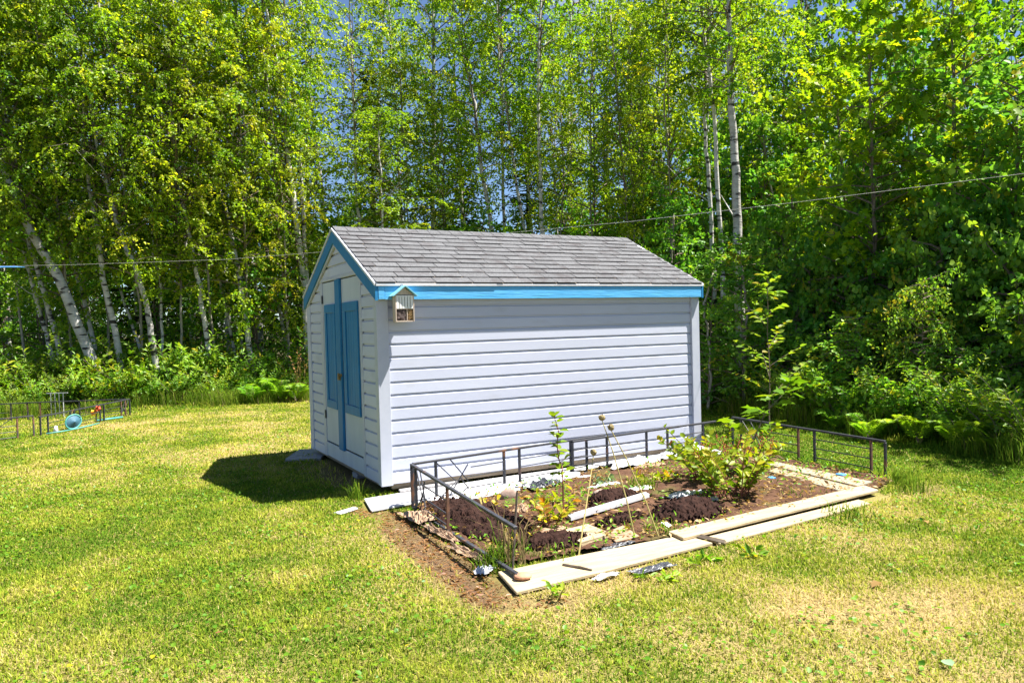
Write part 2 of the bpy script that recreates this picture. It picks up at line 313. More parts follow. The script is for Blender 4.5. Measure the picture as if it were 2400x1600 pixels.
for i in range(15):
    if CZ[i] > 1.88: break
    long_course(.018, -1, CZ[i], min(CZ[i+1], 1.93), .085, SL - .075).obj('siding_board', M['siding'], shed)
    long_course(SW - .018, 1, CZ[i], min(CZ[i+1], 1.93), .085, SL - .085).obj('siding_board', M['siding'], shed)
TANR = (RID[1] - EAVE[1]) / (RID[0] - EAVE[0])
def rake_y(z, off): return max(.0, EAVE[0] + (z - EAVE[1] + off) / TANR) # y of the roof underside line (lowered by off) at height z
def front_board(zb, zt, ya, yb, xface=.022, clip=.17):
    h = zt - zb; pr = [(.000, zb), (.030, zb), (.031, zb + .004), (.028, zb + h*.78), (.010, zb + h*.86), (.008, zt - .0015), (.000, zt - .0015)]; k = len(pr); a = []; b = []
    for o, z in pr:
        lo = max(ya, rake_y(z, clip)) if z > 1.6 else ya; hi = min(yb, SW - (rake_y(z, clip) if z > 1.6 else 0))
        if hi - lo < .02: lo = hi = (lo + hi) / 2
        a.append((xface - o, lo, z)); b.append((xface - o, hi, z))
    if b[1][1] - a[1][1] < .05: return None
    return MB().add(a + b, [(i, k+i, k+i+1, i+1) for i in range(k-1)] + [tuple(range(k)), tuple(range(2*k-1, k-1, -1))])
for i in range(len(CZ) - 1):
    if CZ[i] < 2.08:
        for ya, yb in ((.09, .525), (2.225, SW - .09)):
            if rake_y(CZ[i], .17) > yb and ya < 1 and CZ[i] > 1.7: continue
            q = front_board(CZ[i], CZ[i+1], ya, yb)
            if q: q.obj('siding_board', M['siding'], shed)
z = 2.185
while z < 2.6:
    q = front_board(z, z + .127, .3, SW - .3)
    if q: q.obj('siding_board', M['siding'], shed)
    z += .127
def corner_post(x, y, sx, sy, w=.095, p=.028, t=.04):
    pts = [(x - sx*p, y - sy*p), (x + sx*w, y - sy*p), (x + sx*w, y + sy*.012), (x + sx*.012, y + sy*.012), (x + sx*.012, y + sy*w), (x - sx*p*.6, y + sy*w)]
    mb = MB().prism(pts if sx*sy > 0 else pts[::-1], -.008, 1.90); mb.obj('corner_post', M['trim'], shed, bevel=.003)
corner_post(0, 0, 1, 1); corner_post(SL, 0, -1, 1); corner_post(0, SW, 1, -1); corner_post(SL, SW, -1, -1)
MB().box((.10, .022, -.055), (SL - .10, .11, -.001)).obj('sill_beam', M['sill'], shed, bevel=.004)
MB().box((.10, SW - .11, -.055), (SL - .10, SW - .02, -.001)).obj('sill_beam', M['sill'], shed, bevel=.004)
MB().box((.10, 1.30, -.055), (SL - .10, 1.44, -.001)).obj('sill_beam', M['sill'], shed)
MB().box((.03, .12, -.04), (.09, SW - .12, -.002)).obj('end_joist', M['sill'], shed)
# door: frame, two leaves with blue beadboard panels, blue centre strip, hasp, hinges
fr = MB(); fr.box((-.012, .53, .0), (.012, .595, 2.14)); fr.box((-.012, 2.105, .0), (.012, 2.22, 2.14)); fr.box((-.016, .50, 2.142), (.012, 2.27, 2.183))
fr.obj('door_frame', M['trim'], shed, bevel=.003)
MB().box((-.010, .600, .012), (.010, 2.10, .178)).obj('door_sill_panel', M['door'], shed, bevel=.003)
MB().box((.013, .595, .17), (.019, 2.105, 2.14)).obj('door_gap', M['dark'], shed)
def leaf(y0, y1, ya, yb, yi0, yi1):
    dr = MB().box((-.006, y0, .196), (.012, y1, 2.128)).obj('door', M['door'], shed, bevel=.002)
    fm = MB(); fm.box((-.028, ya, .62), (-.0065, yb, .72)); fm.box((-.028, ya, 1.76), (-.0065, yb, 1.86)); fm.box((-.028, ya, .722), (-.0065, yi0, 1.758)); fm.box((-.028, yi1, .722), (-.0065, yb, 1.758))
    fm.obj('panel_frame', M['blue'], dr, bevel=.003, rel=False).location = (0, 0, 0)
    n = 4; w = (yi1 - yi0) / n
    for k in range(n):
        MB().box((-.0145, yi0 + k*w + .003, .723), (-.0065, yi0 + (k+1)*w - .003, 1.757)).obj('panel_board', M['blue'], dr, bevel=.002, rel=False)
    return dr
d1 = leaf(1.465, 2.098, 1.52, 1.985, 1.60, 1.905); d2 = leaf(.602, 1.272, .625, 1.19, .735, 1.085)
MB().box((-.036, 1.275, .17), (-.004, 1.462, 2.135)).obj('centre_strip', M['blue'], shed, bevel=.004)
for z in (1.93, .52):
    hb = MB().box((-.018, 2.085, z - .05), (-.0125, 2.135, z + .05)); hb.tube([(-.018, 2.10, z - .05), (-.018, 2.10, z + .05)], .007); hb.obj('hinge', M['dark_iron'], shed)
hs = MB().box((-.041, 1.24, 1.025), (-.0365, 1.42, 1.055)); hs.box((-.012, 1.19, 1.015), (-.0075, 1.235, 1.065)); hs.obj('hasp', M['brass'], shed)
pl = MB().box((-.068, 1.275, .985), (-.046, 1.325, 1.03)); pl.tube([(-.057, 1.283, 1.03), (-.057, 1.283, 1.05), (-.057, 1.30, 1.062), (-.057, 1.317, 1.05), (-.057, 1.317, 1.03)], .005); pl.obj('padlock', M['brass'], shed)
# roof
roof = MB()
XA, XB = -.022, SL + .022
th = .035
pr = [(EAVE[0], EAVE[1] - .004), (RID[0], RID[1] - .004), (SW - EAVE[0], EAVE[1] - .004), (SW - EAVE[0], EAVE[1] - th), (RID[0], RID[1] - th), (EAVE[0], EAVE[1] - th)]
roof.add([(XA, y, z) for y, z in pr] + [(XB, y, z) for y, z in pr], [(0, 5, 4, 1), (1, 4, 3, 2), (6, 7, 10, 11), (7, 8, 9, 10)] + [(i, 6+i, 6+(i+1) % 6, (i+1) % 6)[::-1] for i in range(6)])
roof = roof.obj('roof', M['sill'], shed)
ca, sa = math.cos(SLOPE), math.sin(SLOPE)
def rp_(x, s, h, side=0):                                          # roof coordinates -> world
    y = EAVE[0] + s * ca - h * sa; z = EAVE[1] + s * sa + h * ca
    return (x, SW - y if side else y, z)
def shingle(x0, x1, s, e, side=0, lift=.009, bot=0.0, thick=.006):
    a = [(x0, s + bot, lift), (x1, s + bot, lift), (x1, s + e, .0025), (x0, s + e, .0025)]
    v = [rp_(x, q, h - thick, side) for x, q, h in a] + [rp_(x, q, h, side) for x, q, h in a]
    f = [(0,3,2,1),(4,5,6,7),(0,1,5,4),(1,2,6,5),(2,3,7,6),(3,0,4,7)]
    return v, (f if not side else [tuple(reversed(q)) for q in f])
EXP = SLEN / 12.0
for r in range(12):
    x = XA - .018 - random.random() * .3
    while x < XB + .02:
        w_ = random.choice((.26, .31, .33, .36, .42)); x0, x1 = max(x, XA - .018), min(x + w_ - .008, XB + .018)
        if x1 - x0 > .04:
            v, f = shingle(x0, x1, r * EXP - (.009 if r == 0 else 0), EXP + .012, 0, 0.011 + random.random() * .006, random.uniform(-.003, .003))
            MB().add(v, f).obj('shingle', M['shingle'], roof, rel=False)
        x += w_
bk = MB()
for r in range(12):
    v, f = shingle(XA - .018, XB + .018, r * EXP, EXP + .012, 1); bk.add(v, f)
tag(bk.obj('rear_shingle_courses', M['shingle'], roof, rel=False), kind='stuff')
x = XA - .018; k = 0
while x < XB:
    w_ = .145; x1 = min(x + w_ + .02, XB + .018)
    a, b_ = (.012 + .0035, .012)
    ys = [(RID[0] - .125 * ca, RID[1] - .125 * sa + .012), (RID[0], RID[1] + .016), (RID[0] + .125 * ca, RID[1] - .125 * sa + .012)]
    v = [(x, y, z + .005) for y, z in ys] + [(x1, y, z) for y, z in ys]; v += [(p[0], p[1], p[2] - .007) for p in v]
    MB().add(v, [(0,3,4,1),(1,4,5,2),(6,7,10,9),(7,8,11,10),(0,1,7,6),(1,2,8,7),(3,9,10,4),(4,10,11,5),(0,6,9,3),(2,5,11,8)]).obj('ridge_cap', M['shingle'], roof, rel=False)
    x += w_
# fascia, rakes, metal edges
MB().box((-.018, -.085, 1.845), (.045, -.062, 1.972)).obj('fascia_end', M['blue_sunlit'], shed, bevel=.002)
fo = MB().box((.0465, -.083, 1.842), (SL + .02, -.060, 1.972)).obj('fascia', M['blue_sunlit'], shed, bevel=.003)
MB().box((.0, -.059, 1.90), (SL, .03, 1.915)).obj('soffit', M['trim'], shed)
MB().box((.0, SW + .06, 1.845), (SL + .02, SW + .083, 1.972)).obj('fascia', M['blue_sunlit'], shed, bevel=.003)
MB().box((-.045, -.0965, 1.975), (1.28, -.0862, 2.0015)).obj('drip_edge', M['metal_edge'], shed, bevel=.002)
MB().box((1.281, -.0935, 1.977), (SL + .045, -.0862, 2.0005)).obj('drip_edge', M['metal_edge'], shed, bevel=.002)
for side in (0, 1):
    fy = (lambda y: y) if not side else (lambda y: SW - y)
    for nm, xa, xb, t0, t1, mt in (('rake_board', -.052, -.024, .030, .175, 'blue'), ('rake_trim', -.034, -.012, .176, .212, 'trim'), ('rake_edge', -.062, -.024, .002, .029, 'metal_edge')):
        e0 = EAVE[0] + (.01 if nm == 'rake_trim' else -.0)
        P = [(e0, EAVE[1] - t0 + (e0 - EAVE[0]) * TANR), (RID[0] - .0005, RID[1] - t0), (RID[0] - .0005, RID[1] - t1), (e0, EAVE[1] - t1 + (e0 - EAVE[0]) * TANR)]
        if nm == 'rake_trim': P = [(.02, EAVE[1] - t0 + .13 * TANR), P[1], P[2], (.02, EAVE[1] - t1 + .13 * TANR)]
        v = [(xa, fy(y), z) for y, z in P] + [(xb, fy(y), z) for y, z in P]
        f = [(0,1,2,3),(7,6,5,4)] + [(i, 4+i, 4+(i+1) % 4, (i+1) % 4) for i in range(4)]
        MB().add(v, f if side else [q[::-1] for q in f]).obj(nm, M[mt], shed)
        v = [(SL - xa - .0, fy(y), z) for y, z in P] + [(SL - xb, fy(y), z) for y, z in P]
        MB().add(v, f).obj(nm, M[mt], shed)
own_block = MB()
own(MB().box((.035, 1.02, GZ - .03), (.42, 1.21, -.056)).obj('concrete_block', M['concrete'], bevel=.008)); tag(bpy.data.objects['concrete_block'], 'grey concrete block under the door sill of the shed', 'block')
own(MB().box((3.5, .05, GZ - .03), (3.9, .24, -.056)).obj('concrete_block', M['concrete'], bevel=.008)); tag(bpy.data.objects['concrete_block.001'], 'grey concrete block under the far end of the shed', 'block')
own(MB().add([(-.42, 2.62, GZ+.005), (-.02, 2.40, GZ+.005), (.30, 3.05, GZ+.005), (-.10, 3.27, GZ+.005), (-.42, 2.62, GZ+.045), (-.02, 2.40, GZ+.045), (.30, 3.05, GZ+.045), (-.10, 3.27, GZ+.045)], [(0,3,2,1),(4,5,6,7),(0,1,5,4),(1,2,6,5),(2,3,7,6),(3,0,4,7)]).obj('paving_slab', M['concrete'], bevel=.006))
tag(bpy.data.objects['paving_slab'], 'flat pale grey slab lying under the back left corner of the shed', 'slab')

# insect hotel
ih = empty('insect_hotel', (.22, -.13, 1.62), label='small wooden insect hotel with a blue roof hanging on the shed corner', cat='insect hotel')
y0, y1 = -.172, -.0865
bx = MB(); bx.box((.122, y0, 1.62), (.131, y1, 1.885)); bx.box((.307, y0, 1.62), (.316, y1, 1.885)); bx.box((.1315, y0 + .004, 1.62), (.3065, y1, 1.632)); bx.box((.1315, y1 - .012, 1.6325), (.3065, y1, 1.885))
bx.box((.1315, y0 + .006, 1.742), (.3065, y1 - .0125, 1.749)); bx.box((.240, y0 + .006, 1.633), (.247, y1 - .0125, 1.7415)); bx.obj('case', M['hotel_wood'], ih)
gb = MB().prism([(.1225, 0), (.3155, 0), (.219, .072)], 0, .05)
gb.v = [(x, y0 + .012 + z, 1.886 + y) for x, y, z in gb.v]; gb.obj('gable', M['hotel_wood'], ih)
for sx in (-1, 1):
    c = .219; MB().bar((c + sx * .128, (y0 + y1) / 2 - .012, 1.872), (c + sx * .002, (y0 + y1) / 2 - .012, 1.972), .125, .009, up=(0, 0, 1)).obj('roof_board', M['hotel_roof'], ih)
xs = np.linspace(.133, .305, 7)
for k in range(6):
    e = .0035; MB().box((xs[k] + (e if k else 0), y0 + .002, 1.75), (xs[k+1] - (e if k < 5 else 0), y0 + .010, 1.878)).obj('white_slat', M['hotel_white'], ih)
for z in (1.75, 1.862): MB().box((.1335, y0 + .0105, z), (.3045, y0 + .016, z + .018)).obj('slat_rail', M['hotel_white'], ih)
MB().box((.1335, y0 + .03, 1.7505), (.3045, y0 + .034, 1.876)).obj('slot_backing', M['dark'], ih)
lg = MB(); bb = MB()
for k in range(60):
    r = random.uniform(.009, .016); a, z = random.uniform(.134 + r, .238 - r), random.uniform(1.634 + r, 1.740 - r)
    lg.tube([(a, y1 - .014, z), (a, y0 + .008 + random.random() * .012, z)], r, n=8)
for k in range(90):
    r = random.uniform(.004, .006); a, z = random.uniform(.249 + r, .305 - r), random.uniform(1.634 + r, 1.740 - r)
    bb.tube([(a, y1 - .014, z), (a, y0 + .006 + random.random() * .012, z)], r, n=6)
tag(lg.obj('log_pieces', M['log_end'], ih), kind='stuff'); tag(bb.obj('bamboo_pieces', M['bamboo'], ih), kind='stuff')
MB().tube([(.21, -.1, 1.968), (.213, -.095, 1.995), (.225, -.095, 1.995), (.228, -.1, 1.968)], .0025, n=5).obj('hanging_wire', M['dark_iron'], ih)

# ------------------------------------------------------------------ garden bed: soil, boards, litter
def soil_bed():
    xs = np.arange(-.15, 4.75, .035); ys = np.arange(-2.85, .05, .035); X, Y = np.meshgrid(xs, ys)
    ins = inside(X, Y, BED)
    Z = GZ + .012 + .030 * fbm(X, Y, 5, 201) + .018 * vnoise(X, Y, 17, 203)
    v = np.stack([X.ravel(), Y.ravel(), Z.ravel()], 1); ny, nx = X.shape
    fs = []
    for j in range(ny - 1):
        for i in range(nx - 1):
            if ins[j, i] and ins[j, i+1] and ins[j+1, i] and ins[j+1, i+1]: fs.append((j*nx+i, j*nx+i+1, (j+1)*nx+i+1, (j+1)*nx+i))
    m = mat('bed_earth', (.040, .019, .012), (.115, .062, .038), scale=9, rough=.95, spec=.1, bump=.9, bscale=40, lo=.32, hi=.66, c3=(.085, .080, .025), s3=2.4, t3=(.56, .68))
    mb = MB(); mb.v = [tuple(p) for p in v]; mb.f = fs
    tag(mb.obj('garden_soil', m, smooth=True), kind='structure')
soil_bed()
def mound(c, rx, ry, h, rot, label, seed):
    n = 56; u = np.linspace(-1, 1, n); X, Y = np.meshgrid(u, u); rr = np.hypot(X, Y)
    lob = 1 + .35 * (vnoise(np.arctan2(Y, X) * 1.4 + seed * 3, rr * .4, 1.0, 300 + seed) - .5)
    prof = np.clip(1 - (rr / (.93 * lob))**2.4, 0, 1)
    wx = X * rx; wy = Y * ry; cr, sr = math.cos(rot), math.sin(rot)
    gx = c[0] + wx * cr - wy * sr; gy = c[1] + wx * sr + wy * cr
    Z = GZ + .008 + prof * h * (.65 + .7 * fbm(gx, gy, 4, 310 + seed)) + (prof > .02) * (.030 * vnoise(gx, gy, 22, 320 + seed) + .022 * vnoise(gx, gy, 48, 330 + seed))
    keep = prof > .0
    mb = MB(); mb.v = list(zip(gx.ravel(), gy.ravel(), Z.ravel()))
    mb.f = [(j*n+i, j*n+i+1, (j+1)*n+i+1, (j+1)*n+i) for j in range(n-1) for i in range(n-1) if keep[j, i] and keep[j, i+1] and keep[j+1, i] and keep[j+1, i+1]]
    for k in range(150):                                           # crumbs and clods
        a = random.uniform(0, 6.28); q = random.uniform(.2, 1.05)**.6; x, y = math.cos(a) * q * rx, math.sin(a) * q * ry
        s = random.uniform(.008, .024); p = Vector((c[0] + x*cr - y*sr, c[1] + x*sr + y*cr, GZ + .02 + max(0, 1 - q**2.4) * h * .9 + .02))
        e = [p + Vector((random.gauss(0, 1), random.gauss(0, 1), random.gauss(0, 1))).normalized() * s for _ in range(5)]
        mb.add([p + Vector((s, 0, 0)), p + Vector((-s*.5, s*.8, 0)), p + Vector((-s*.5, -s*.8, 0)), p + Vector((random.gauss(0, .3)*s, 0, s)), p + Vector((0, 0, -s))], [(0,1,3),(1,2,3),(2,0,3),(1,0,4),(2,1,4),(0,2,4)])
    o = mb.obj('compost_mound', M['soil']); own(o); tag(o, label, 'compost mound')
mound((.34, -1.45), .34, .92, .10, .02, 'long dark compost mound inside the left fence panel', 1)
mound((.50, -2.38), .36, .17, .06, -.15, 'small dark compost mound behind the front plank beside the dry stems', 2)
mound((1.66, -1.55), .36, .20, .09, .35, 'dark compost mound behind the white painted stake', 3)
mound((1.30, -2.17), .30, .13, .045, .35, 'low flat compost patch in front of the white painted stake', 4)
mound((1.92, -2.28), .42, .26, .13, .2, 'large dark compost mound beside the upper front plank', 5)

def board(name, pts, z0, th, mt, label, cat='plank', bevel=.004, group=None, dz=None):
    n = len(pts); dz = dz or [0] * n
    v = [(x, y, z0 + d) for (x, y), d in zip(pts, dz)] + [(x, y, z0 + th + d) for (x, y), d in zip(pts, dz)]
    a = sum(pts[i][0]*pts[(i+1) % n][1] - pts[(i+1) % n][0]*pts[i][1] for i in range(n))
    f = [tuple(reversed(range(n))), tuple(range(n, 2*n))] + [(i, (i+1) % n, n+(i+1) % n, n+i) for i in range(n)]
    if a < 0: f = [q[::-1] for q in f]
    o = MB().add(v, f).obj(name, M[mt], bevel=bevel); own(o); return tag(o, label, cat, group)
board('plank', [(-.13, -2.73), (-.21, -3.13), (.52, -3.10), (1.50, -3.02), (1.46, -2.74), (.6, -2.73)], GZ + .012, .022, 'plank', 'widest pale plank along the front of the bed, at its near left corner')
board('plank', [(1.37, -2.68), (1.345, -2.875), (3.86, -2.68), (3.92, -2.48)], GZ + .036, .024, 'plank', 'long pale plank lying on top along the right half of the bed front')
board('plank', [(1.57, -2.87), (1.54, -3.05), (3.46, -2.88), (3.50, -2.74)], GZ + .010, .020, 'plank', 'lower pale plank on the grass side of the raised front plank')
board('plank', [(4.22, -1.10), (4.03, -1.18), (3.88, -2.44), (4.16, -2.40)], GZ + .030, .022, 'grey_plank', 'greyish plank nearest the right fence, lying along the bed edge')
board('plank', [(3.99, -1.36), (3.78, -1.44), (3.60, -2.50), (3.845, -2.49)], GZ + .022, .022, 'grey_plank', 'greyish inner plank beside the one nearest the right fence')
board('white_stake', [(.95, -1.90), (.93, -1.985), (1.975, -1.70), (2.0, -1.61)], GZ + .05, .035, 'white_board', 'white painted wooden stake lying across the middle of the soil', 'stake', .003)
rb = empty('grooved_board', (.81, -2.38, GZ), label='pale square board with grooves lying inside the front plank', cat='board')
for k in range(4):
    a, b_ = k / 4, (k + 1) / 4 - .012
    p = [Vector((.66, -2.22, 0)), Vector((.97, -2.17, 0)), Vector((.97, -2.50, 0)), Vector((.645, -2.57, 0))]
    q = [p[0].lerp(p[3], a), p[1].lerp(p[2], a), p[1].lerp(p[2], b_), p[0].lerp(p[3], b_)]
    MB().add([(v.x, v.y, GZ + .045) for v in q] + [(v.x, v.y, GZ + .063) for v in q], [(0,1,2,3),(7,6,5,4)] + [(i, 4+i, 4+(i+1) % 4, (i+1) % 4) for i in range(4)]).obj('slat', M['plank'], rb)
MB().add([(v.x, v.y, GZ + .034) for v in p] + [(v.x, v.y, GZ + .0445) for v in p], [(0,1,2,3),(7,6,5,4)] + [(i, 4+i, 4+(i+1) % 4, (i+1) % 4) for i in range(4)]).obj('backing', M['plank'], rb)
board('cardboard_piece', [(.98, -2.41), (1.22, -2.30), (1.14, -2.62), (.90, -2.64)], GZ + .035, .012, 'card', 'flat pinkish cardboard piece right of the grooved board', 'cardboard')
board('white_board', [(-.23, -.10), (-.32, -.60), (1.05, -.40), (1.35, .02), (.6, -.02)], GZ + .012, .018, 'white_board', 'long white board lying in front of the shed, sticking out past its corner', 'board')
board('white_board', [(1.10, .0), (1.02, -.40), (2.05, -.22), (2.9, -.02), (2.8, .04)], GZ + .018, .016, 'white_board', 'white board on the ground along the middle of the shed wall', 'board')
board('white_board', [(2.5, .02), (2.55, -.20), (4.05, -.10), (4.1, .03)], GZ + .036, .014, 'white_board', 'white board along the far end of the shed wall', 'board')
board('grey_batten', [(.15, -.02), (.14, -.09), (.80, -.03), (.82, .05)], GZ + .034, .024, 'concrete', 'short grey batten lying on the white board below the wall', 'batten')
board('white_chip_board', [(-.62, -.44), (-.58, -.52), (-.38, -.40), (-.40, -.33)], GZ + .008, .014, 'white_board', 'small white scrap of board lying in the grass by the shed corner', 'scrap')
def sheet(name, c, rx, ry, rot, h, mt, label, seed, cat='sheet', n=30, z0=.02):
    u = np.linspace(-1, 1, n); X, Y = np.meshgrid(u, u); ex = 1 + .55 * (fbm(X*1.6, Y*1.6, 1.6, 400 + seed) - .5)
    cr, sr = math.cos(rot), math.sin(rot); gx = c[0] + (X*rx*cr - Y*ry*sr) * ex; gy = c[1] + (X*rx*sr + Y*ry*cr) * ex
    Z = GZ + z0 + h * (fbm(X*1.5 + seed, Y*1.5, 2.2, 410 + seed)**1.3 + .28 * (.15 if mt == 'card' else 1) * abs(vnoise(X*6 + seed, Y*6, 1.3, 430 + seed) - .5)) * (1.15 - .55 * np.maximum(abs(X), abs(Y)))
    mb = MB(); mb.v = list(zip(gx.ravel(), gy.ravel(), Z.ravel())); mb.f = [(j*n+i, j*n+i+1, (j+1)*n+i+1, (j+1)*n+i) for j in range(n-1) for i in range(n-1)]
    o = mb.obj(name, M[mt]); own(o); return tag(o, label, cat)
sheet('plastic_sheet', (.75, -.62), .50, .13, .22, .10, 'plastic', 'crumpled white plastic strip under the back fence near its left corner', 1)
sheet('plastic_sheet', (1.62, -.50), .42, .13, .22, .12, 'plastic', 'crumpled white plastic sheet with folds at the foot of the middle back fence posts', 2)
sheet('plastic_sheet', (2.95, -.28), .42, .12, .15, .15, 'plastic', 'bunched white plastic sheet under the right half of the back fence', 3)
sheet('plastic_sheet', (3.75, -.28), .35, .14, .1, .20, 'plastic', 'rumpled white plastic sheet at the far corner of the shed behind the shrub', 4)
sheet('dark_plastic_sheet', (1.44, -.66), .22, .11, .25, .13, 'black_plastic', 'folded black plastic sheet standing up behind the tall yellowing weed', 5)
sheet('dark_plastic_sheet', (.90, -2.66), .17, .045, .12, .03, 'black_plastic', 'dark plastic scrap between grooved board and front plank', 6)
sheet('dark_plastic_sheet', (.78, -3.22), .17, .045, .06, .04, 'black_plastic', 'dark plastic strip poking out in front of the widest plank', 7)
sheet('plastic_sheet', (.42, -3.19), .10, .022, .06, .05, 'plastic', 'dirty white plastic strip poking out in front of the widest plank', 8)
sheet('plastic_sheet', (-.20, -2.66), .065, .05, .5, .07, 'plastic', 'small crumpled white plastic bag beside the plank corner under the fence rail', 9)
sheet('plastic_sheet', (2.15, -1.30), .17, .06, .2, .06, 'plastic', 'torn white plastic scrap on bare soil left of the shrub', 10)
sheet('plastic_sheet', (2.35, -1.75), .22, .07, .1, .07, 'plastic', 'bluish white plastic scrap at the foot of the shrub', 11)
sheet('plastic_sheet', (1.98, -.98), .20, .045, .15, .06, 'plastic', 'long white plastic scrap on the soil behind the pale leafy weed', 12)
sheet('cardboard_piece', (-.02, -1.08), .14, .20, .1, .09, 'card', 'curled cardboard piece outside the left fence near the corner post', 13, 'cardboard')
sheet('cardboard_strip', (-.07, -1.62), .05, .30, .06, .07, 'card', 'wavy cardboard strip along the lower left fence rail', 14, 'cardboard', z0=.01)
sheet('cardboard_strip', (-.11, -2.25), .045, .30, .06, .06, 'card', 'second wavy cardboard strip along the left fence rail nearer the plank', 15, 'cardboard', z0=.01)
sheet('cardboard_piece', (3.0, -.42), .20, .08, .1, .07, 'card', 'brown cardboard piece beside the bunched plastic at the back fence', 16, 'cardboard')
sheet('cardboard_piece', (.62, -2.05), .22, .05, -.1, .05, 'card', 'flat cardboard strip between the two left compost mounds', 17, 'cardboard')
sheet('cardboard_piece', (.82, -1.35), .13, .06, .9, .10, 'card', 'upright curled cardboard piece behind the tall yellowing weed', 18, 'cardboard')
sheet('cardboard_piece', (1.95, -1.42), .14, .05, .4, .06, 'card', 'orange brown cardboard flap by the end of the white stake', 19, 'cardboard')
def rock(c, s, label, mt='stone', name='stone'):
    import bmesh
    bm = bmesh.new(); bmesh.ops.create_icosphere(bm, subdivisions=2, radius=1)
    for v in bm.verts:
        k = 1 + .25 * (float(vnoise(v.co.x * 2 + c[0]*9, v.co.y * 2 + v.co.z + c[1]*9, 1.1, 510)) - .5); v.co = Vector((v.co.x*s[0], v.co.y*s[1], v.co.z*s[2])) * k
    me = bpy.data.meshes.new(name); bm.to_mesh(me); bm.free(); me.materials.append(M[mt]); me.polygons.foreach_set('use_smooth', [True]*len(me.polygons))
    return tag(inst(name, me, loc=(c[0], c[1], GZ + c[2])), label, 'stone')
rock((.93, -.90, .06), (.095, .03, .065), 'flat pinkish stone standing on edge against the white plastic')
rock((1.64, -1.40, .075), (.085, .06, .045), 'rounded pinkish stone on top of the compost behind the stake')
rock((-.065, -2.955, .055), (.065, .05, .022), 'flat terracotta cap on the plank under the end of the lower fence rail', 'terracotta', 'terracotta_cap')
for k, (x, y, s) in enumerate([(2.20, -2.02, .06), (2.32, -1.95, .05), (2.42, -2.06, .055), (2.10, -1.92, .045)]):
    o = rock((x, y, .04), (s, s*.8, s*.55), 'small grey stone in the loose row left of the shrub stems', 'concrete'); o['group'] = 'small grey stones left of the shrub'
board('plant_tag', [(1.47, -2.47), (1.53, -2.44), (1.56, -2.50), (1.50, -2.53)], GZ + .03, .006, 'hotel_white', 'small square white plant tag by the large compost mound', 'tag', .001, dz=[.03, .03, -.0, -.0])
board('blue_scrap', [(4.13, -2.0), (4.21, -2.0), (4.21, -2.09), (4.13, -2.09)], GZ + .054, .012, 'bluecloth', 'blue scrap lying on the plank by the right fence', 'scrap', .002)
board('blue_scrap', [(3.52, -1.66), (3.58, -1.68), (3.56, -1.75), (3.50, -1.73)], GZ + .04, .012, 'bluecloth', 'blue scrap on the soil beside the shrub', 'scrap', .002)
own(MB().tube([(.30, -2.86, GZ + .038), (.36, -2.98, GZ + .045), (.40, -3.06, GZ + .04)], .011, .006, 6).obj('dry_twig', M['twig'])); tag(bpy.data.objects['dry_twig'], 'curled brown twig lying across the widest plank', 'twig')
own(MB().add([(1.50, -2.86, GZ+.034), (1.55, -2.85, GZ+.034), (1.60, -3.06, GZ+.034), (1.56, -3.07, GZ+.034), (1.525, -2.86, GZ+.055), (1.58, -3.06, GZ+.052)], [(0,1,4),(1,2,5,4),(2,3,5),(3,0,4,5),(3,2,1,0)]).obj('bark_strip', M['twig'])); tag(bpy.data.objects['bark_strip'], 'strip of brown bark at the joint of two front planks', 'bark')

# ------------------------------------------------------------------ low ornamental fence panels
def fence(label, A, B, h, posts, hw=(), xw=(), bottom=None, top=(0, 1), hB=None, rusty=(), zb=0.0, group='low black iron fence panels'):
    A = Vector((A[0], A[1], GZ)); B = Vector((B[0], B[1], GZ)); root = empty('fence_panel', A, label=label, cat='fence', group=None)
    hB = h if hB is None else hB
    P = lambda t, z: A.lerp(B, t) + Vector((0, 0, z))
    H = lambda t: h + (hB - h) * t
    side = (B - A).cross(Vector((0, 0, 1))).normalized()
    MB().bar(P(top[0], H(top[0])), P(top[1], H(top[1])), .030, .021).obj('rail', M['dark_iron'], root, bevel=.002)
    if bottom is not None: MB().bar(P(bottom[0], bottom[2]), P(bottom[1], bottom[3]), .030, .021).obj('rail', M['dark_iron'], root, bevel=.002)
    for k, p in enumerate(posts):
        t, z0 = (p if hasattr(p, '__len__') else (p, -.03)); MB().bar(P(t, z0), P(t, H(t) - .011), .024, .024, up=side).obj('post', M['rust_iron' if k in rusty else 'dark_iron'], root, bevel=.002)
    for t0, t1, z in hw: MB().tube([P(t0, z * H(t0)) + side * .006, P(t1, z * H(t1)) + side * .006], .0062, n=6).obj('wire', M['dark_iron'], root)
    for line in xw: MB().tube([P(t, min(z, .985) * H(t)) - side * .006 for t, z in line], .0062, n=6).obj('wire', M['dark_iron'], root)
    return root
XZ = lambda a, b: [[(a, .97), (a + (b-a)*.62, .42), (a, .03)], [(a + (b-a)*.45, .97), (b, .38)], [(b, .80), (a + (b-a)*.35, .05)], [(b, .24), (a + (b-a)*.6, .05)], [(a + (b-a)*.75, .5), (b, .20)]]
fence('black iron fence panel whose lower rail rests on the front plank', (.07, -.62), (-.09, -2.95), .405, [0, (.055, .02), (.42, .02)],
      hw=[(.13, .42, .70), (.16, .42, .42), (.15, .42, .18), (.13, .42, .04)], xw=XZ(.055, .16), bottom=(0, 1, .0, .062), top=(0, .985), hB=.36, rusty=(2,))
fence('black iron fence panel along the shed wall, meeting the left corner post', (.09, -.60), (2.55, -.20), .405, [.0, .10, .425, .505, .79, (.885, -.03)],
      hw=[(.26, .425, .72), (.24, .425, .50), (.255, .425, .22), (.24, .425, .06), (.505, .885, .72), (.505, .885, .52), (.505, .885, .22)], xw=XZ(.10, .25), hB=.395, group=None)
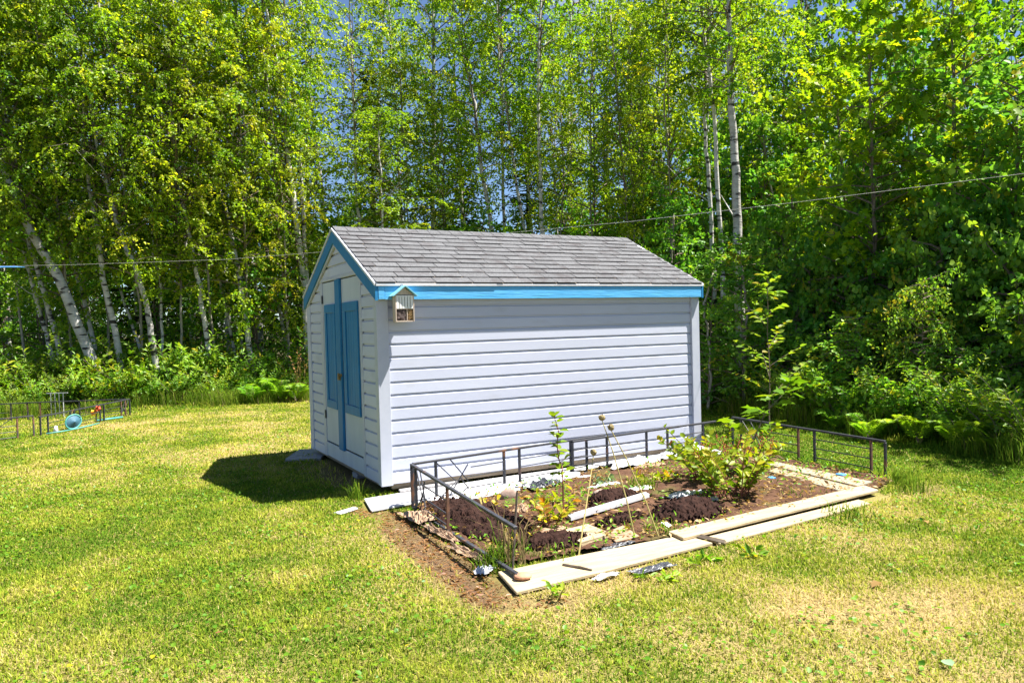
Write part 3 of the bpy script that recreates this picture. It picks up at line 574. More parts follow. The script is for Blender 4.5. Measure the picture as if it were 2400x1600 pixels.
fence('black iron fence panel along the far half of the shed wall, ending behind the shrub', (2.04, -.31), (4.35, -.06), .385, [0, .215, .48, (.63, .05), .9],
      hw=[(0, .48, .75), (0, .48, .52), (0, .48, .30), (0, .48, .08), (.63, .9, .72), (.63, .9, .48), (.63, .9, .2)], hB=.385)
fence('black iron fence panel on the right of the bed beside the greyish planks', (4.72, .02), (4.56, -2.26), .40, [0, (.07, -.03), (.49, -.02), (.595, -.03), (.925, -.03), 1.0],
      hw=[(.22, .49, .72), (.22, .49, .48), (.22, .49, .24), (.595, .925, .74), (.595, .925, .48), (.595, .925, .22)], xw=XZ(.07, .22), rusty=(2, 4), hB=.385)
# the far bed on the left
C_, E_, B_, F_ = (-2.0, 10.3), (-3.42, 7.72), (-3.82, 10.75), (-4.6, 7.25)
fence('rusty iron fence panel forming the lawn side of the far left bed', C_, E_, .34, [0, .06, .115, .33, .375, .66, .70, .92, .99], hw=[(.115, .33, .66), (.115, .33, .3), (.375, .66, .6), (.375, .66, .3), (.70, .92, .6), (.70, .92, .35)], xw=XZ(.02, .115), hB=.33, rusty=(1, 2))
fence('rusty iron fence panel forming the back of the far left bed', C_, B_, .34, [0, .5, .88, 1], hw=[(0, .88, .6), (0, .88, .3)], hB=.36, rusty=(2, 3))
fence('grey iron fence panel at the back left of the far bed', B_, (-5.6, 11.0), .36, [0, .16, .5, 1], hw=[(.16, 1, .5)], xw=[[(.3, .97), (.45, .2)], [(.5, .97), (.35, .2)]])
fence('dark iron fence panel of the far left bed, cut by the left picture edge', (E_[0] - .08, E_[1] - .02), F_, .36, [0, .2, .62, 1], hw=[(.2, 1, .62), (.2, 1, .36), (.2, 1, .1)], xw=[[(.28, .97), (.4, .66)], [(.5, .97), (.4, .66)]], rusty=(0, 1))
tr = empty('plant_trellis', (-3.35, 11.0, GZ), label='small grey garden trellis standing behind the far left bed', cat='trellis')
for k in range(4): MB().bar((-3.43 + k*.075, 11.0 - k*.035, GZ - .02), (-3.43 + k*.075, 11.0 - k*.035, GZ + .50), .014, .014).obj('upright', M['metal_edge'], tr)
MB().bar((-3.51, 11.04, GZ + .508), (-3.12, 10.855, GZ + .508), .018, .014).obj('crossbar', M['metal_edge'], tr)
bk = empty('mesh_basket', (-2.95, 8.42, GZ), label='oval blue and teal mesh basket leaning in the far left bed', cat='basket')
c0 = Vector((-2.95, 8.42, GZ + .14)); ax1 = Vector((.55, .35, .30)).normalized(); ax2 = Vector((-.25, -.1, .62)); ax2 = (ax2 - ax1 * ax2.dot(ax1)).normalized(); nn = ax1.cross(ax2)
MB().tube([c0 + ax1 * math.cos(a) * .145 + ax2 * math.sin(a) * .12 for a in np.linspace(0, 2*math.pi, 25)], .014, n=6).obj('rim', M['teal'], bk, smooth=True)
ms = MB(); ms.v = [tuple(c0 + nn * .06)] + [tuple(c0 + ax1 * math.cos(a) * .138 + ax2 * math.sin(a) * .112) for a in np.linspace(0, 2*math.pi, 24, endpoint=False)]; ms.f = [(0, 1 + i, 1 + (i+1) % 24) for i in range(24)]; ms.obj('netting', M['bluenet'], bk)
tn = empty('toy_windmill', (-2.60, 9.35, GZ), label='red and orange plastic garden ornament on a stick in the far left bed', cat='garden ornament')
MB().tube([(-2.60, 9.35, GZ - .02), (-2.60, 9.35, GZ + .24)], .01).obj('stick', M['dark_iron'], tn)
def petals(c, r, n, mt, nm):
    mb = MB()
    for k in range(n):
        a = 2*math.pi*k/n; d = Vector((math.cos(a)*.88, -math.cos(a)*.47, math.sin(a))); e = Vector((-math.sin(a)*.88, math.sin(a)*.47, math.cos(a)))
        q = Vector(c); o = Vector((-.475, -.88, 0)) * .03
        mb.add([q, q + d*r*.6 + e*r*.35 + o, q + d*r + o*.3, q + d*r*.6 - e*r*.35 - o*.3, q + d*r*.5 + o*2], [(0,1,4),(1,2,4),(2,3,4),(3,0,4)])
    mb.obj(nm, M[mt], tn)
petals((-2.56, 9.33, GZ + .27), .065, 6, 'red', 'red_flower'); petals((-2.64, 9.37, GZ + .19), .07, 6, 'orange', 'orange_flower')
own(MB().tube([(-3.33, 7.82, GZ + .03), (-3.1, 7.95, GZ + .035), (-2.9, 8.25, GZ + .03), (-2.7, 8.6, GZ + .03), (-2.55, 9.0, GZ + .02)], .012, n=6).obj('garden_hose', M['teal'], smooth=True)); tag(bpy.data.objects['garden_hose'], 'teal hose lying along the lawn edge of the far left bed', 'hose')
own(MB().tube([(-2.15, 9.75, GZ + .03), (-2.35, 9.55, GZ + .035), (-2.6, 9.4, GZ + .03)], .022, n=6).obj('garden_hose', M['teal'], smooth=True)); tag(bpy.data.objects['garden_hose.001'], 'short pale teal pipe lying near the far corner of the left bed', 'hose')
wt = MB().tube([(-3.20, 8.0, GZ), (-3.20, 8.0, GZ + .10), (-3.19, 8.0, GZ + .13)], .045, .02, n=10).obj('white_bottle', M['hotel_white'], smooth=True); own(wt); tag(wt, 'white plastic bottle standing behind the fence of the far left bed', 'bottle')
# washing line across the edge of the wood
ln = [pt(2560, 372, 7.6), pt(2400, 407, 8.0), pt(1867, 474, 9.4), pt(1480, 519, 10.9), pt(1112, 553, 12.4), pt(800, 587, 13.6), pt(530, 608, 14.3), pt(184, 620, 14.6), pt(-120, 626, 14.5)]
own(MB().tube(ln, .0030, n=5).obj('washing_line', M['rope'])); tag(bpy.data.objects['washing_line'], 'thin pale washing line strung past the trees behind the shed', 'line')
a_, b_ = pt(-20, 624, 14.45), pt(58, 626, 14.5)
own(MB().tube([a_, a_.lerp(b_, .3) - Vector((0, 0, .01)), a_.lerp(b_, .7), b_], [.006, .016, .014, .004], n=7).obj('blue_strap', M['bluecloth'])); tag(bpy.data.objects['blue_strap'], 'blue strap knotted round the washing line at the left edge', 'strap')
#--VEG--

# ------------------------------------------------------------------ vegetation: prototype meshes shared by the plants
DIAM = (np.array([[0,0,0],[.42,-.5,.10],[1,0,-.06],[.42,.5,.10]]), [(0,1,2),(0,2,3)])
OVAL = (np.array([[0,0,0],[.22,-.42,.08],[.62,-.44,.08],[1,0,-.08],[.62,.44,.08],[.22,.42,.08]]), [(0,1,2,3),(0,3,4,5)])
MAPLE = (np.array([[0,0,0],[.10,-.34,.05],[.42,-.24,.03],[.52,-.56,.05],[.66,-.20,.02],[1,0,-.08],[.66,.20,.02],[.52,.56,.05],[.42,.24,.03],[.10,.34,.05]]), [(0,1,2),(2,3,4),(0,2,4),(0,4,5,6),(0,6,8),(6,7,8),(0,8,9)])
NEED = (np.array([[0,0,0],[.5,-.5,-.12],[1,0,-.05],[.5,.5,-.12]]), [(0,1,2,3)])
class Leaves:
    def __init__(self): self.P = []; self.D = []; self.N = []; self.L = []; self.W = []; self.T = []
    def add(self, p, d, n, l, w, t): self.P.append(tuple(p)); self.D.append(tuple(d)); self.N.append(tuple(n)); self.L.append(l); self.W.append(w); self.T.append(t)
    def mesh(self, name, mt, tmpl):
        P, D, N = (np.array(a, float) for a in (self.P, self.D, self.N)); Lr, Wr, T = (np.array(a, float) for a in (self.L, self.W, self.T))
        return leafmesh(name, P, D, N, Lr, Wr, T, M[mt], tmpl)
def leafmesh(name, P, D, N, Lr, Wr, T, mt, tmpl):
    tv, tf = tmpl; k = len(tv); n = len(P)
    D = D / (np.linalg.norm(D, axis=1, keepdims=True) + 1e-9); Sd = np.cross(N, D); Sd /= (np.linalg.norm(Sd, axis=1, keepdims=True) + 1e-9); Nn = np.cross(D, Sd)
    V = P[:, None, :] + D[:, None, :] * (tv[None, :, 0:1] * Lr[:, None, None]) + Sd[:, None, :] * (tv[None, :, 1:2] * Wr[:, None, None]) + Nn[:, None, :] * (tv[None, :, 2:3] * Lr[:, None, None])
    me = bpy.data.meshes.new(name); me.vertices.add(n * k); me.vertices.foreach_set('co', V.reshape(-1).astype(np.float32))
    flat = np.concatenate([np.array(f) for f in tf]); lens = np.array([len(f) for f in tf]); st = np.concatenate([[0], np.cumsum(lens)[:-1]])
    idx = (flat[None, :] + (np.arange(n) * k)[:, None]).ravel(); starts = (st[None, :] + (np.arange(n) * len(flat))[:, None]).ravel()
    me.loops.add(len(idx)); me.loops.foreach_set('vertex_index', idx); me.polygons.add(len(starts)); me.polygons.foreach_set('loop_start', starts)
    me.update(calc_edges=True)
    a = me.attributes.new('tint', 'FLOAT', 'POINT'); a.data.foreach_set('value', np.repeat(np.clip(T, 0, 1), k).astype(np.float32))
    me.materials.append(mt); return me
rv = lambda s=1.0: Vector((random.gauss(0, s), random.gauss(0, s), random.gauss(0, s)))
def spray(lv, p, d, n, length, ll, lw, tint, droop=.3, spread=.9, up=.5):
    """a twig carrying n leaves"""
    d = d.normalized(); q = Vector(p)
    for i in range(n):
        t = (i + random.random()) / n; q = Vector(p) + d * length * t - Vector((0, 0, droop * length * t * t)) + rv(.018)
        ld = d * .5 + rv(spread) - Vector((0, 0, droop)); nn = rv(.75) + Vector((0, 0, up))
        s = random.uniform(.6, 1.25); lv.add(q, ld, nn, ll * s, lw * s * random.uniform(.8, 1.15), tint + random.gauss(0, .13))
def broad_crown(name, h, rad, nb, ntw, nl, ll, lw, mt, tmpl, up=.5, droop=.35, rise=.5, prof=None, tmean=.45, gap=.0, wood='twig', spread=.8):
    lv = Leaves(); tb = MB(); prof = prof or (lambda t: (math.sin(math.pi * min(1, t * .86 + .10)))**.7)
    az = random.random() * 6; tb.tube([(0, 0, -.1), (0, 0, h * .5), (0, 0, h * .97)], .022, .004, n=4)
    for i in range(nb):
        t = (i + random.random()) / nb; z0 = h * t; az += 2.4 + random.gauss(0, .35)
        bl = rad * prof(t) * random.uniform(.62, 1.25)
        if random.random() < gap: continue
        d = Vector((math.cos(az), math.sin(az), rise + random.gauss(0, .2))).normalized(); p = Vector((0, 0, z0)); pts = [p]
        seg = 5
        for s in range(seg):
            d = (d + rv(.13) + Vector((0, 0, -.10 * droop * s))).normalized(); p = p + d * bl / seg; pts.append(p.copy())
        tb.tube(pts, .020 * (1 - t * .6) + .006, .003, n=3, cap=False)
        bt = random.gauss(tmean, .16)
        for k in range(ntw):
            u = .28 + .72 * (k + random.random()) / ntw; f = u * seg; j = min(int(f), seg - 1); q = pts[j].lerp(pts[j+1], f - j)
            td = (pts[j+1] - pts[j]).normalized() * .5 + rv(.8); td.z *= .6
            spray(lv, q, td, nl, random.uniform(.18, .42) * (.6 + .3 * rad), ll, lw, bt + random.gauss(0, .08), droop, spread, up)
        spray(lv, pts[-1], d, nl, .3, ll, lw, bt + .08, droop, spread, up)
    return (lv.mesh(name + '_foliage', mt, tmpl), tb.mesh(name + '_limbs', M[wood]))
def stem_bush(name, ns, h, rad, nlf, ll, lw, mt, tmpl, lean=.5, tmean=.45, wood='twig', plume=True, tw=0):
    lv = Leaves(); tb = MB()
    for i in range(ns):
        a = random.random() * 6.28; r0 = rad * .35 * math.sqrt(random.random()); p = Vector((math.cos(a) * r0, math.sin(a) * r0, 0)); a2 = a + random.gauss(0, .6)
        d = Vector((math.cos(a2) * lean, math.sin(a2) * lean, 1)).normalized(); hh = h * random.uniform(.55, 1.05); pts = [p.copy()]
        for s in range(6):
            d = (d + rv(.07) + Vector((math.cos(a2), math.sin(a2), 0)) * .06 * s * lean).normalized(); p = p + d * hh / 6; pts.append(p.copy())
        tb.tube(pts, .008, .002, n=3, cap=False); bt = random.gauss(tmean, .15)
        for k in range(nlf):
            u = (.18 + .82 * (k + random.random()) / nlf); f = u * 6; j = min(int(f), 5); q = pts[j].lerp(pts[j+1], f - j); dd = (pts[j+1] - pts[j]).normalized()
            aa = random.random() * 6.28; o = Vector((math.cos(aa), math.sin(aa), .15)); o = (o - dd * o.dot(dd) * .6 + dd * .45).normalized()
            if tw: spray(lv, q, o, tw, .28 * (1.1 - u * .5), ll, lw, bt + u * .18, .25)
            else:
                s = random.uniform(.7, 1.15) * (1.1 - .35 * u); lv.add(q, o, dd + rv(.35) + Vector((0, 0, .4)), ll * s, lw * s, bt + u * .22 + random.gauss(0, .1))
    return (lv.mesh(name + '_foliage', mt, tmpl), tb.mesh(name + '_stems', M[wood]))
def conifer(name, h, rad, nw, dens):
    lv = Leaves(); tb = MB(); tb.tube([(0, 0, -.1), (0, 0, h * .98)], .05, .006, n=5)
    for i in range(nw):
        t = i / nw; z = h * t; r = rad * (1 - t)**.8 * random.uniform(.75, 1.1); nb = 6
        for b in range(nb):
            a = 6.28 * (b + random.random() * .7) / nb + i; L_ = r * random.uniform(.65, 1.1)
            if random.random() < .12: continue
            d = Vector((math.cos(a), math.sin(a), -.12 + .3 * t)); p0 = Vector((0, 0, z)); p1 = p0 + d * L_ + Vector((0, 0, -.08 * L_))
            tb.tube([p0, p1], .012, .003, n=3, cap=False); bt = random.gauss(.45, .16); n = max(3, int(dens * L_))
            for k in range(n):
                u = .2 + .8 * (k + random.random()) / n; q = p0.lerp(p1, u); sd = (-1)**k
                o = d * .6 + Vector((-math.sin(a), math.cos(a), 0)) * sd * .9 + Vector((0, 0, random.gauss(-.25, .2)))
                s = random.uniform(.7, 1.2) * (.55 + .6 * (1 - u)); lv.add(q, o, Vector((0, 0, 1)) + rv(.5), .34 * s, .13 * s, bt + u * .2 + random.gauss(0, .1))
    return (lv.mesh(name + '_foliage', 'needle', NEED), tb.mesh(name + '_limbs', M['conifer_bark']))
def fern_mesh(nf, ln):
    lv = Leaves(); tb = MB()
    for i in range(nf):
        a = 6.28 * (i + random.random() * .6) / nf; L_ = ln * random.uniform(.75, 1.1); pts = []; tilt = random.uniform(.9, 1.7)
        for s in range(11):
            t = s / 10; pts.append(Vector((math.cos(a) * L_ * .5 * t, math.sin(a) * L_ * .5 * t, L_ * (tilt * t - (tilt - .5) * t * t) * .9)))
        tb.tube(pts, .005, .0015, n=3, cap=False); bt = random.gauss(.5, .15)
        for k in range(20):
            t = .14 + .84 * k / 19; f = t * 10; j = min(int(f), 9); q = pts[j].lerp(pts[j+1], f - j); dd = (pts[j+1] - pts[j]).normalized(); sd = dd.cross(Vector((0, 0, 1))).normalized()
            wl = L_ * .26 * (math.sin(math.pi * (t * .78 + .18)))**1.1
            for g in (-1, 1): lv.add(q, sd * g + dd * .45 + Vector((0, 0, -.12)), dd.cross(sd) * -1 + rv(.12), wl, wl * .15, bt + t * .15 + random.gauss(0, .07))
    return (lv.mesh('fern_fronds', 'fern_leaf', DIAM), tb.mesh('fern_ribs', M['twig']))
def tuft_mesh(name, n, h, sp, cols):
    V = []; F = []; C = []
    for i in range(n):
        a = random.random() * 6.28; r = sp * math.sqrt(random.random()); x, y = math.cos(a) * r, math.sin(a) * r; b = random.random() * 6.28; hh = h * random.uniform(.5, 1.1); ln = random.uniform(.15, .75) * hh; wd = random.uniform(.003, .0055)
        dx, dy = math.cos(b), math.sin(b); k = len(V)
        V += [(x - dy*wd, y + dx*wd, 0), (x + dy*wd, y - dx*wd, 0), (x + dx*ln*.35 - dy*wd*.8, y + dy*ln*.35 + dx*wd*.8, hh*.62), (x + dx*ln*.35 + dy*wd*.8, y + dy*ln*.35 - dx*wd*.8, hh*.62), (x + dx*ln, y + dy*ln, hh * random.uniform(.75, 1))]
        F += [(k, k+1, k+3, k+2), (k+2, k+3, k+4)]; c = np.array(random.choice(cols)) * random.uniform(.75, 1.25); C += [(*c, 1)] * 5
    me = bpy.data.meshes.new(name); me.from_pydata(V, [], F); at = me.color_attributes.new('Col', 'FLOAT_COLOR', 'POINT'); at.data.foreach_set('color', np.array(C, np.float32).ravel()); me.materials.append(M['grass']); return me

BP = [broad_crown('birch_crown', 8.0, 1.6, 64, 9, 15, .072, .054, 'birch_leaf', DIAM, droop=.9, rise=.75, spread=.6) for _ in range(4)]
BPY = [broad_crown('yellow_birch_crown', 8.0, 1.65, 66, 9, 15, .072, .054, 'birch_leaf', DIAM, droop=.95, rise=.7, spread=.6, tmean=.56) for _ in range(2)]
BPt = [broad_crown('thin_birch_crown', 8.0, 1.5, 60, 9, 14, .074, .056, 'birch_leaf', DIAM, droop=.8, rise=.8, gap=.10, spread=.6) for _ in range(2)]
MP = [broad_crown('maple_crown', 6.5, 1.7, 60, 7, 8, .15, .14, 'maple_leaf', MAPLE, up=1.8, droop=.12, rise=.35, tmean=.55, spread=.7) for _ in range(2)]
AP = [broad_crown('alder_crown', 5.0, 1.5, 48, 7, 9, .095, .075, 'shrub_leaf', OVAL, droop=.25, rise=.5, prof=lambda t: (1 - t * .75)**.6) for _ in range(3)]
UP = [broad_crown('understory_crown', 4.5, 1.5, 52, 7, 9, .10, .08, 'under_leaf', DIAM, droop=.2, rise=.3, prof=lambda t: (1 - t * .8)**.6, tmean=.3) for _ in range(2)]
CP = [conifer('spruce_crown', 9.0, 1.7, 46, 11) for _ in range(2)]
SB = [broad_crown('shrub_crown', 2.0, 1.05, 46, 7, 9, .085, .066, 'shrub_leaf', OVAL, droop=.3, rise=.35, prof=lambda t: (1 - t * .7)**.5) for _ in range(3)]
FB = [broad_crown('small_leaf_crown', 2.2, .75, 60, 8, 10, .050, .038, 'shrub_leaf', OVAL, droop=.5, rise=.2, prof=lambda t: (1 - t * .6)**.5, tmean=.68) for _ in range(2)]
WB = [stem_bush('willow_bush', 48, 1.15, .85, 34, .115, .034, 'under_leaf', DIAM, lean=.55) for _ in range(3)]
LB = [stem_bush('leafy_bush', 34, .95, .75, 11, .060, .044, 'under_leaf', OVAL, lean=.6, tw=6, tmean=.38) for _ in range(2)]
FE = [fern_mesh(9, .85), fern_mesh(8, .75)]
GC = [(.12, .22, .018), (.17, .27, .02), (.22, .28, .03), (.09, .165, .016)]; DC = GC + [(.26, .20, .09), (.22, .17, .08)]
TG = [tuft_mesh('tall_grass', 300, .42, .36, GC + GC + [(.20, .17, .07)]) for _ in range(2)]

def foliage(root, pair, loc=(0, 0, 0), rot=(0, 0, 0), sc=1.0, names=('crown', 'limbs')):
    inst(names[0], pair[0], root, loc, rot, sc); inst(names[1], pair[1], root, loc, rot, sc)
def trunk_tree(name, path, r0, crown, label, group=None, bark='birch', cs=1.0, cfrac=.34, cat='tree', extra=0.0, r1=.02, crown_h=8.0, branches=3):
    """path: world points of the trunk axis, from the ground up"""
    base = path[0]; root = empty(name, base, label=label, cat=cat, group=group)
    rel = [p - base for p in path]; H = rel[-1].z
    fine = []
    for i in range(len(rel) - 1):
        n = 5
        for k in range(n): fine.append(rel[i].lerp(rel[i+1], k / n) + (rv(.012) if i + k else Vector()))
    fine.append(rel[-1]); tot = len(fine) - 1
    rad = [max(r1, r0 * (1.12 if k == 0 else 1) * (1 - .82 * (k / tot))) for k in range(len(fine))]
    tb = MB().tube(fine, rad, n=9)
    zc = H * cfrac
    for k in range(branches):                                      # a few bare lower limbs
        j = int(tot * random.uniform(.25, .7)); a = random.random() * 6.28; p = fine[j]; d = Vector((math.cos(a), math.sin(a), random.uniform(.3, 1.0))).normalized(); l = random.uniform(.5, 1.3)
        tb.tube([p, p + d * l * .5 + rv(.04), p + d * l + rv(.08) + Vector((0, 0, .1 * l))], rad[j] * .3, .004, n=5, cap=False)
    inst('trunk', tb.mesh(name + '_trunk', M[bark], smooth=True), root)
    pc = min(fine, key=lambda p: abs(p.z - zc)); ax = (fine[-1] - pc); sc = (H - zc + .5) / crown_h
    q = Vector((0, 0, 1)).rotation_difference(ax.normalized()).to_matrix() @ Matrix.Rotation(random.random() * 6.28, 3, 'Z')
    wd = cs
    foliage(root, crown, pc, q.to_euler(), (wd, wd, sc))
    return root
def px_tree(name, pix, d, wpx, crown, label, group=None, top=11.5, drift=None, **k):
    """trunk whose axis passes through points of the photograph, standing at depth d"""
    d *= 1.02
    P = [pt(x * 1.0204, y * 1.0204, d) for x, y in pix]
    b = P[0].copy(); e = (P[0] - P[1]); e = e / e.z if abs(e.z) > .01 else Vector((0, 0, 1)); b = P[0] + e * (GZ - .03 - P[0].z) * .8; b.z = GZ - .03
    path = [b] + (P if P[0].z > GZ + .4 else P[1:])
    e = P[-1] - P[-2]; e.normalize(); e = (e + Vector((0, 0, .8))).normalized()
    while path[-1].z < top - 1.5: path.append(path[-1] + (e + rv(.05)).normalized() * 1.8)
    return trunk_tree(name, path, wpx * .40 * d / FPX, crown, label, group, **k)
def std_tree(name, px, d, h, r0, crown, label, group=None, lean=(0, 0), **k):
    b = gp(px, d); b.z -= .03; n = 4; path = [b + Vector((lean[0] * h * (i/n)**1.3, lean[1] * h * (i/n)**1.3, h * i / n)) + (rv(.07) if i else Vector()) for i in range(n + 1)]
    return trunk_tree(name, path, r0, crown, label, group, **k)
def plant(name, protos, px, d, sc, label, cat, group=None, names=('foliage', 'stems'), at=None, rz=None, z=0.0):
    p = Vector((*at, GZ)) if at else gp(px, d); root = empty(name, p, random.random() * 6.28 if rz is None else rz, label, cat, group)
    foliage(root, random.choice(protos), (0, 0, z), (random.gauss(0, .05), random.gauss(0, .05), 0), sc, names); return root
RB = lambda: random.choice(BP)
MARKS = [(-60, 'beyond the left picture edge'), (40, 'at the left picture edge'), (130, 'left of the thickest leaning birch'), (215, 'behind the thickest leaning birch'), (290, 'behind the straight white birch'), (360, 'behind the bent white birch'), (420, 'right of the bent white birch'), (480, 'behind the lone white birch'), (540, 'right of the lone white birch'), (610, 'among the ferns left of the shed'), (670, 'against the shed door side'), (730, 'at the corner of the shed'), (800, 'behind the gable of the shed'), (870, 'behind the near end of the ridge'), (950, 'by the round pale green crown'), (1040, 'right of the round pale green crown'), (1130, 'left of the middle birches'), (1210, 'between the middle birches'), (1290, 'right of the tall straight birch'), (1370, 'above the middle of the roof'), (1440, 'left of the thin grey clump'), (1510, 'behind the thin grey clump'), (1590, 'above the far roof corner'), (1660, 'left of the stout white birch'), (1740, 'right of the stout white birch'), (1810, 'behind the pale green sapling'), (1880, 'below the grey-trunked spruce'), (1950, 'right of the grey-trunked spruce'), (2010, 'below the bright green maple'), (2080, 'right of the bright green maple'), (2150, 'at the tall creeper column'), (2220, 'right of the tall creeper column'), (2290, 'below the second maple'), (2350, 'just inside the right picture edge'), (2420, 'at the right picture edge'), (2520, 'just beyond the right picture edge'), (2650, 'beyond the right picture edge'), (2800, 'far beyond the right picture edge')]
def where(px): return min(MARKS, key=lambda m: abs(m[0] - px))[1]
# --- birches of the left stand, front row, read off the photograph one by one
px_tree('birch_tree', [(205, 808), (130, 630), (75, 540), (18, 410), (-12, 330)], 17.0, 34, BP[0], 'thickest white birch, leaning far left over its neighbours at the left edge', top=12, cs=1.25)
px_tree('birch_tree', [(140, 812), (110, 700), (85, 620), (65, 555)], 17.2, 18, BP[1], 'white birch just left of the thickest leaning birch', top=12)
px_tree('birch_tree', [(112, 790), (82, 680), (58, 590), (45, 550)], 17.6, 15, BP[2], 'thin white birch, second to the left of the thickest leaning birch', top=11.5)
px_tree('birch_tree', [(268, 782), (237, 640), (226, 550), (206, 440), (190, 330)], 17.4, 20, BP[3], 'straight white birch right of the thickest leaning birch', top=12)
px_tree('birch_tree', [(215, 790), (190, 680), (165, 600), (145, 530)], 18.0, 14, BP[0], 'slender birch close behind the thickest leaning birch', top=11)
px_tree('birch_tree', [(352, 792), (335, 690), (310, 610), (290, 572), (262, 490)], 17.2, 19, BP[1], 'white birch with a bent trunk above the left bushes', top=12)
px_tree('birch_tree', [(312, 770), (280, 680), (250, 600), (215, 540)], 18.4, 9, BPt[0], 'thin leaning sapling birch left of the bent white birch', top=10)
px_tree('birch_tree', [(372, 770), (370, 650), (352, 590), (350, 540)], 18.0, 9, BPt[1], 'thin straight birch right of the bent white birch', top=10)
px_tree('birch_tree', [(470, 742), (455, 640), (437, 550), (418, 470)], 18.0, 16, BP[2], 'white birch standing alone above the leafy bushes left of the shed', top=12)
px_tree('birch_tree', [(514, 690), (490, 600), (472, 545), (450, 450)], 19.0, 10, BPt[0], 'thin birch between the lone white birch and the shed', top=11)
px_tree('birch_tree', [(560, 700), (525, 500), (500, 420), (474, 365), (440, 255), (415, 160), (372, 0)], 18.6, 17, BP[3], 'tall birch leaning left high up, left of the shed roof', top=12.5)
px_tree('birch_tree', [(640, 700), (600, 520), (560, 400), (540, 280)], 20.0, 11, BP[1], 'pale birch behind the bushes near the shed door', top=12)
px_tree('birch_tree', [(705, 640), (694, 430), (672, 210), (660, 70)], 19.5, 15, BPt[1], 'tall birch with a bare white trunk above the shed gable', top=13, cfrac=.45)
px_tree('birch_tree', [(828, 600), (820, 440), (812, 240), (804, 30)], 20.5, 13, BPt[0], 'straight white birch left of the round pale green crown behind the shed roof', top=13.5, cfrac=.5)
px_tree('birch_tree', [(880, 600), (876, 470), (872, 360), (870, 300)], 18.6, 9, BP[2], 'young birch with a round pale green crown above the shed ridge', top=7.6, cs=.9, cfrac=.50)
px_tree('birch_tree', [(1142, 620), (1125, 500), (1104, 380), (1090, 240), (1072, 165)], 20.0, 17, BPt[1], 'white birch leaning left above the middle of the shed roof', top=13, cfrac=.45)
px_tree('birch_tree', [(1214, 620), (1203, 520), (1185, 420), (1172, 320), (1148, 150)], 20.5, 13, BPt[0], 'thinner white birch in the middle, between two stouter ones behind the roof', top=12.5, cfrac=.5)
px_tree('birch_tree', [(1248, 640), (1244, 520), (1240, 380), (1236, 200), (1240, 60)], 19.6, 17, BPt[1], 'tall straight white birch above the middle of the ridge', top=13, cfrac=.55)
px_tree('birch_tree', [(1284, 620), (1279, 500), (1272, 390)], 21.5, 8, BPt[0], 'thin birch right of the tall straight birch behind the roof', top=11, cfrac=.5)
for k, (a, lab) in enumerate([([(1452, 640), (1442, 520), (1432, 380), (1415, 200)], 'leftmost thin grey stem of the clump above the right end of the roof'), ([(1462, 640), (1455, 500), (1446, 330), (1440, 220)], 'second thin grey stem of the clump above the right end of the roof'), ([(1480, 640), (1478, 480), (1474, 340), (1470, 200)], 'third thin grey stem of the clump above the right end of the roof'), ([(1497, 640), (1496, 490), (1500, 330), (1512, 180)], 'rightmost thin grey stem of the clump above the right end of the roof')]):
    px_tree('grey_birch', a, 18.5 + .3 * k, 8, BPt[k % 2], lab, group='thin grey stems of one clump', top=9.5, bark='aspen', cs=.75, cfrac=.42)
px_tree('birch_tree', [(1697, 640), (1690, 430), (1683, 265), (1676, 120), (1670, 0)], 13.8, 32, BP[0], 'stout white birch right of the shed roof', top=11.5, cs=1.05, cfrac=.5)
px_tree('birch_tree', [(1660, 640), (1650, 450), (1640, 250), (1616, 60), (1604, -20)], 15.0, 17, BPt[1], 'white birch close to the left of the stout white birch', top=12, cfrac=.5)
px_tree('birch_tree', [(1640, 640), (1628, 420), (1618, 230), (1630, 60), (1634, -10)], 15.6, 15, BPt[0], 'thinner white birch behind the stout pair right of the roof', top=12, cfrac=.5)
for k, (px, d, h, lb) in enumerate([(-60, 16.6, 9.5, 'young birch cut by the left picture edge'), (60, 17.0, 9.0, 'young birch with yellow-green leaves between the leftmost trunks'), (165, 16.9, 9.8, 'young birch whose drooping sprays hide the tops of the left trunks'), (255, 17.3, 8.6, 'young birch behind the straight white birch'), (330, 17.0, 9.6, 'leafy young birch left of the bent white birch'), (420, 17.4, 9.0, 'yellowish young birch right of the bent white birch'), (505, 17.6, 9.8, 'leafy young birch above the lone white trunk'), (590, 18.0, 9.0, 'leafy young birch left of the shed gable'), (680, 18.6, 9.4, 'leafy young birch directly behind the shed gable'), (115, 18.6, 11, 'taller leafy birch behind the leftmost trunks'), (380, 18.8, 11, 'taller leafy birch behind the bent white birch'), (560, 19.0, 11.5, 'taller leafy birch left of the tall bare white trunk')]):
    std_tree('young_birch', px, d + 1.0, h, .035, BPY[k % 2] if k % 3 else RB(), lb, lean=(random.gauss(-.04, .03), 0), cs=random.uniform(1.05, 1.3), cfrac=random.choice((.2, .28, .34)), bark='aspen', branches=0)
for k, (px, d, h, lb) in enumerate([(960, 21, 8.6, 'leafy young birch right of the round pale green crown'), (1050, 22, 8.0, 'low leafy birch left of the middle trunks'), (1330, 21, 7.6, 'leafy young birch right of the tall straight birch'), (1400, 20, 9.2, 'leafy birch left of the thin grey clump'), (1580, 18.5, 9.6, 'leafy birch behind the white birches right of the roof'), (1770, 18.2, 9.4, 'leafy yellow-green birch right of the stout white birch'), (1840, 17.5, 8.0, 'leafy birch left of the dark spruce')]):
    std_tree('young_birch', px, d, h, .035, BP[k % 4], lb, cs=random.uniform(.95, 1.15), cfrac=.30, bark='aspen', branches=0)
px_tree('spruce_tree', [(1870, 560), (1862, 300), (1858, 140)], 19.0, 12, CP[0], 'dark spruce with a bare grey trunk, right of the birches', top=11, bark='aspen', crown_h=9.0, cs=.8, cfrac=.3)
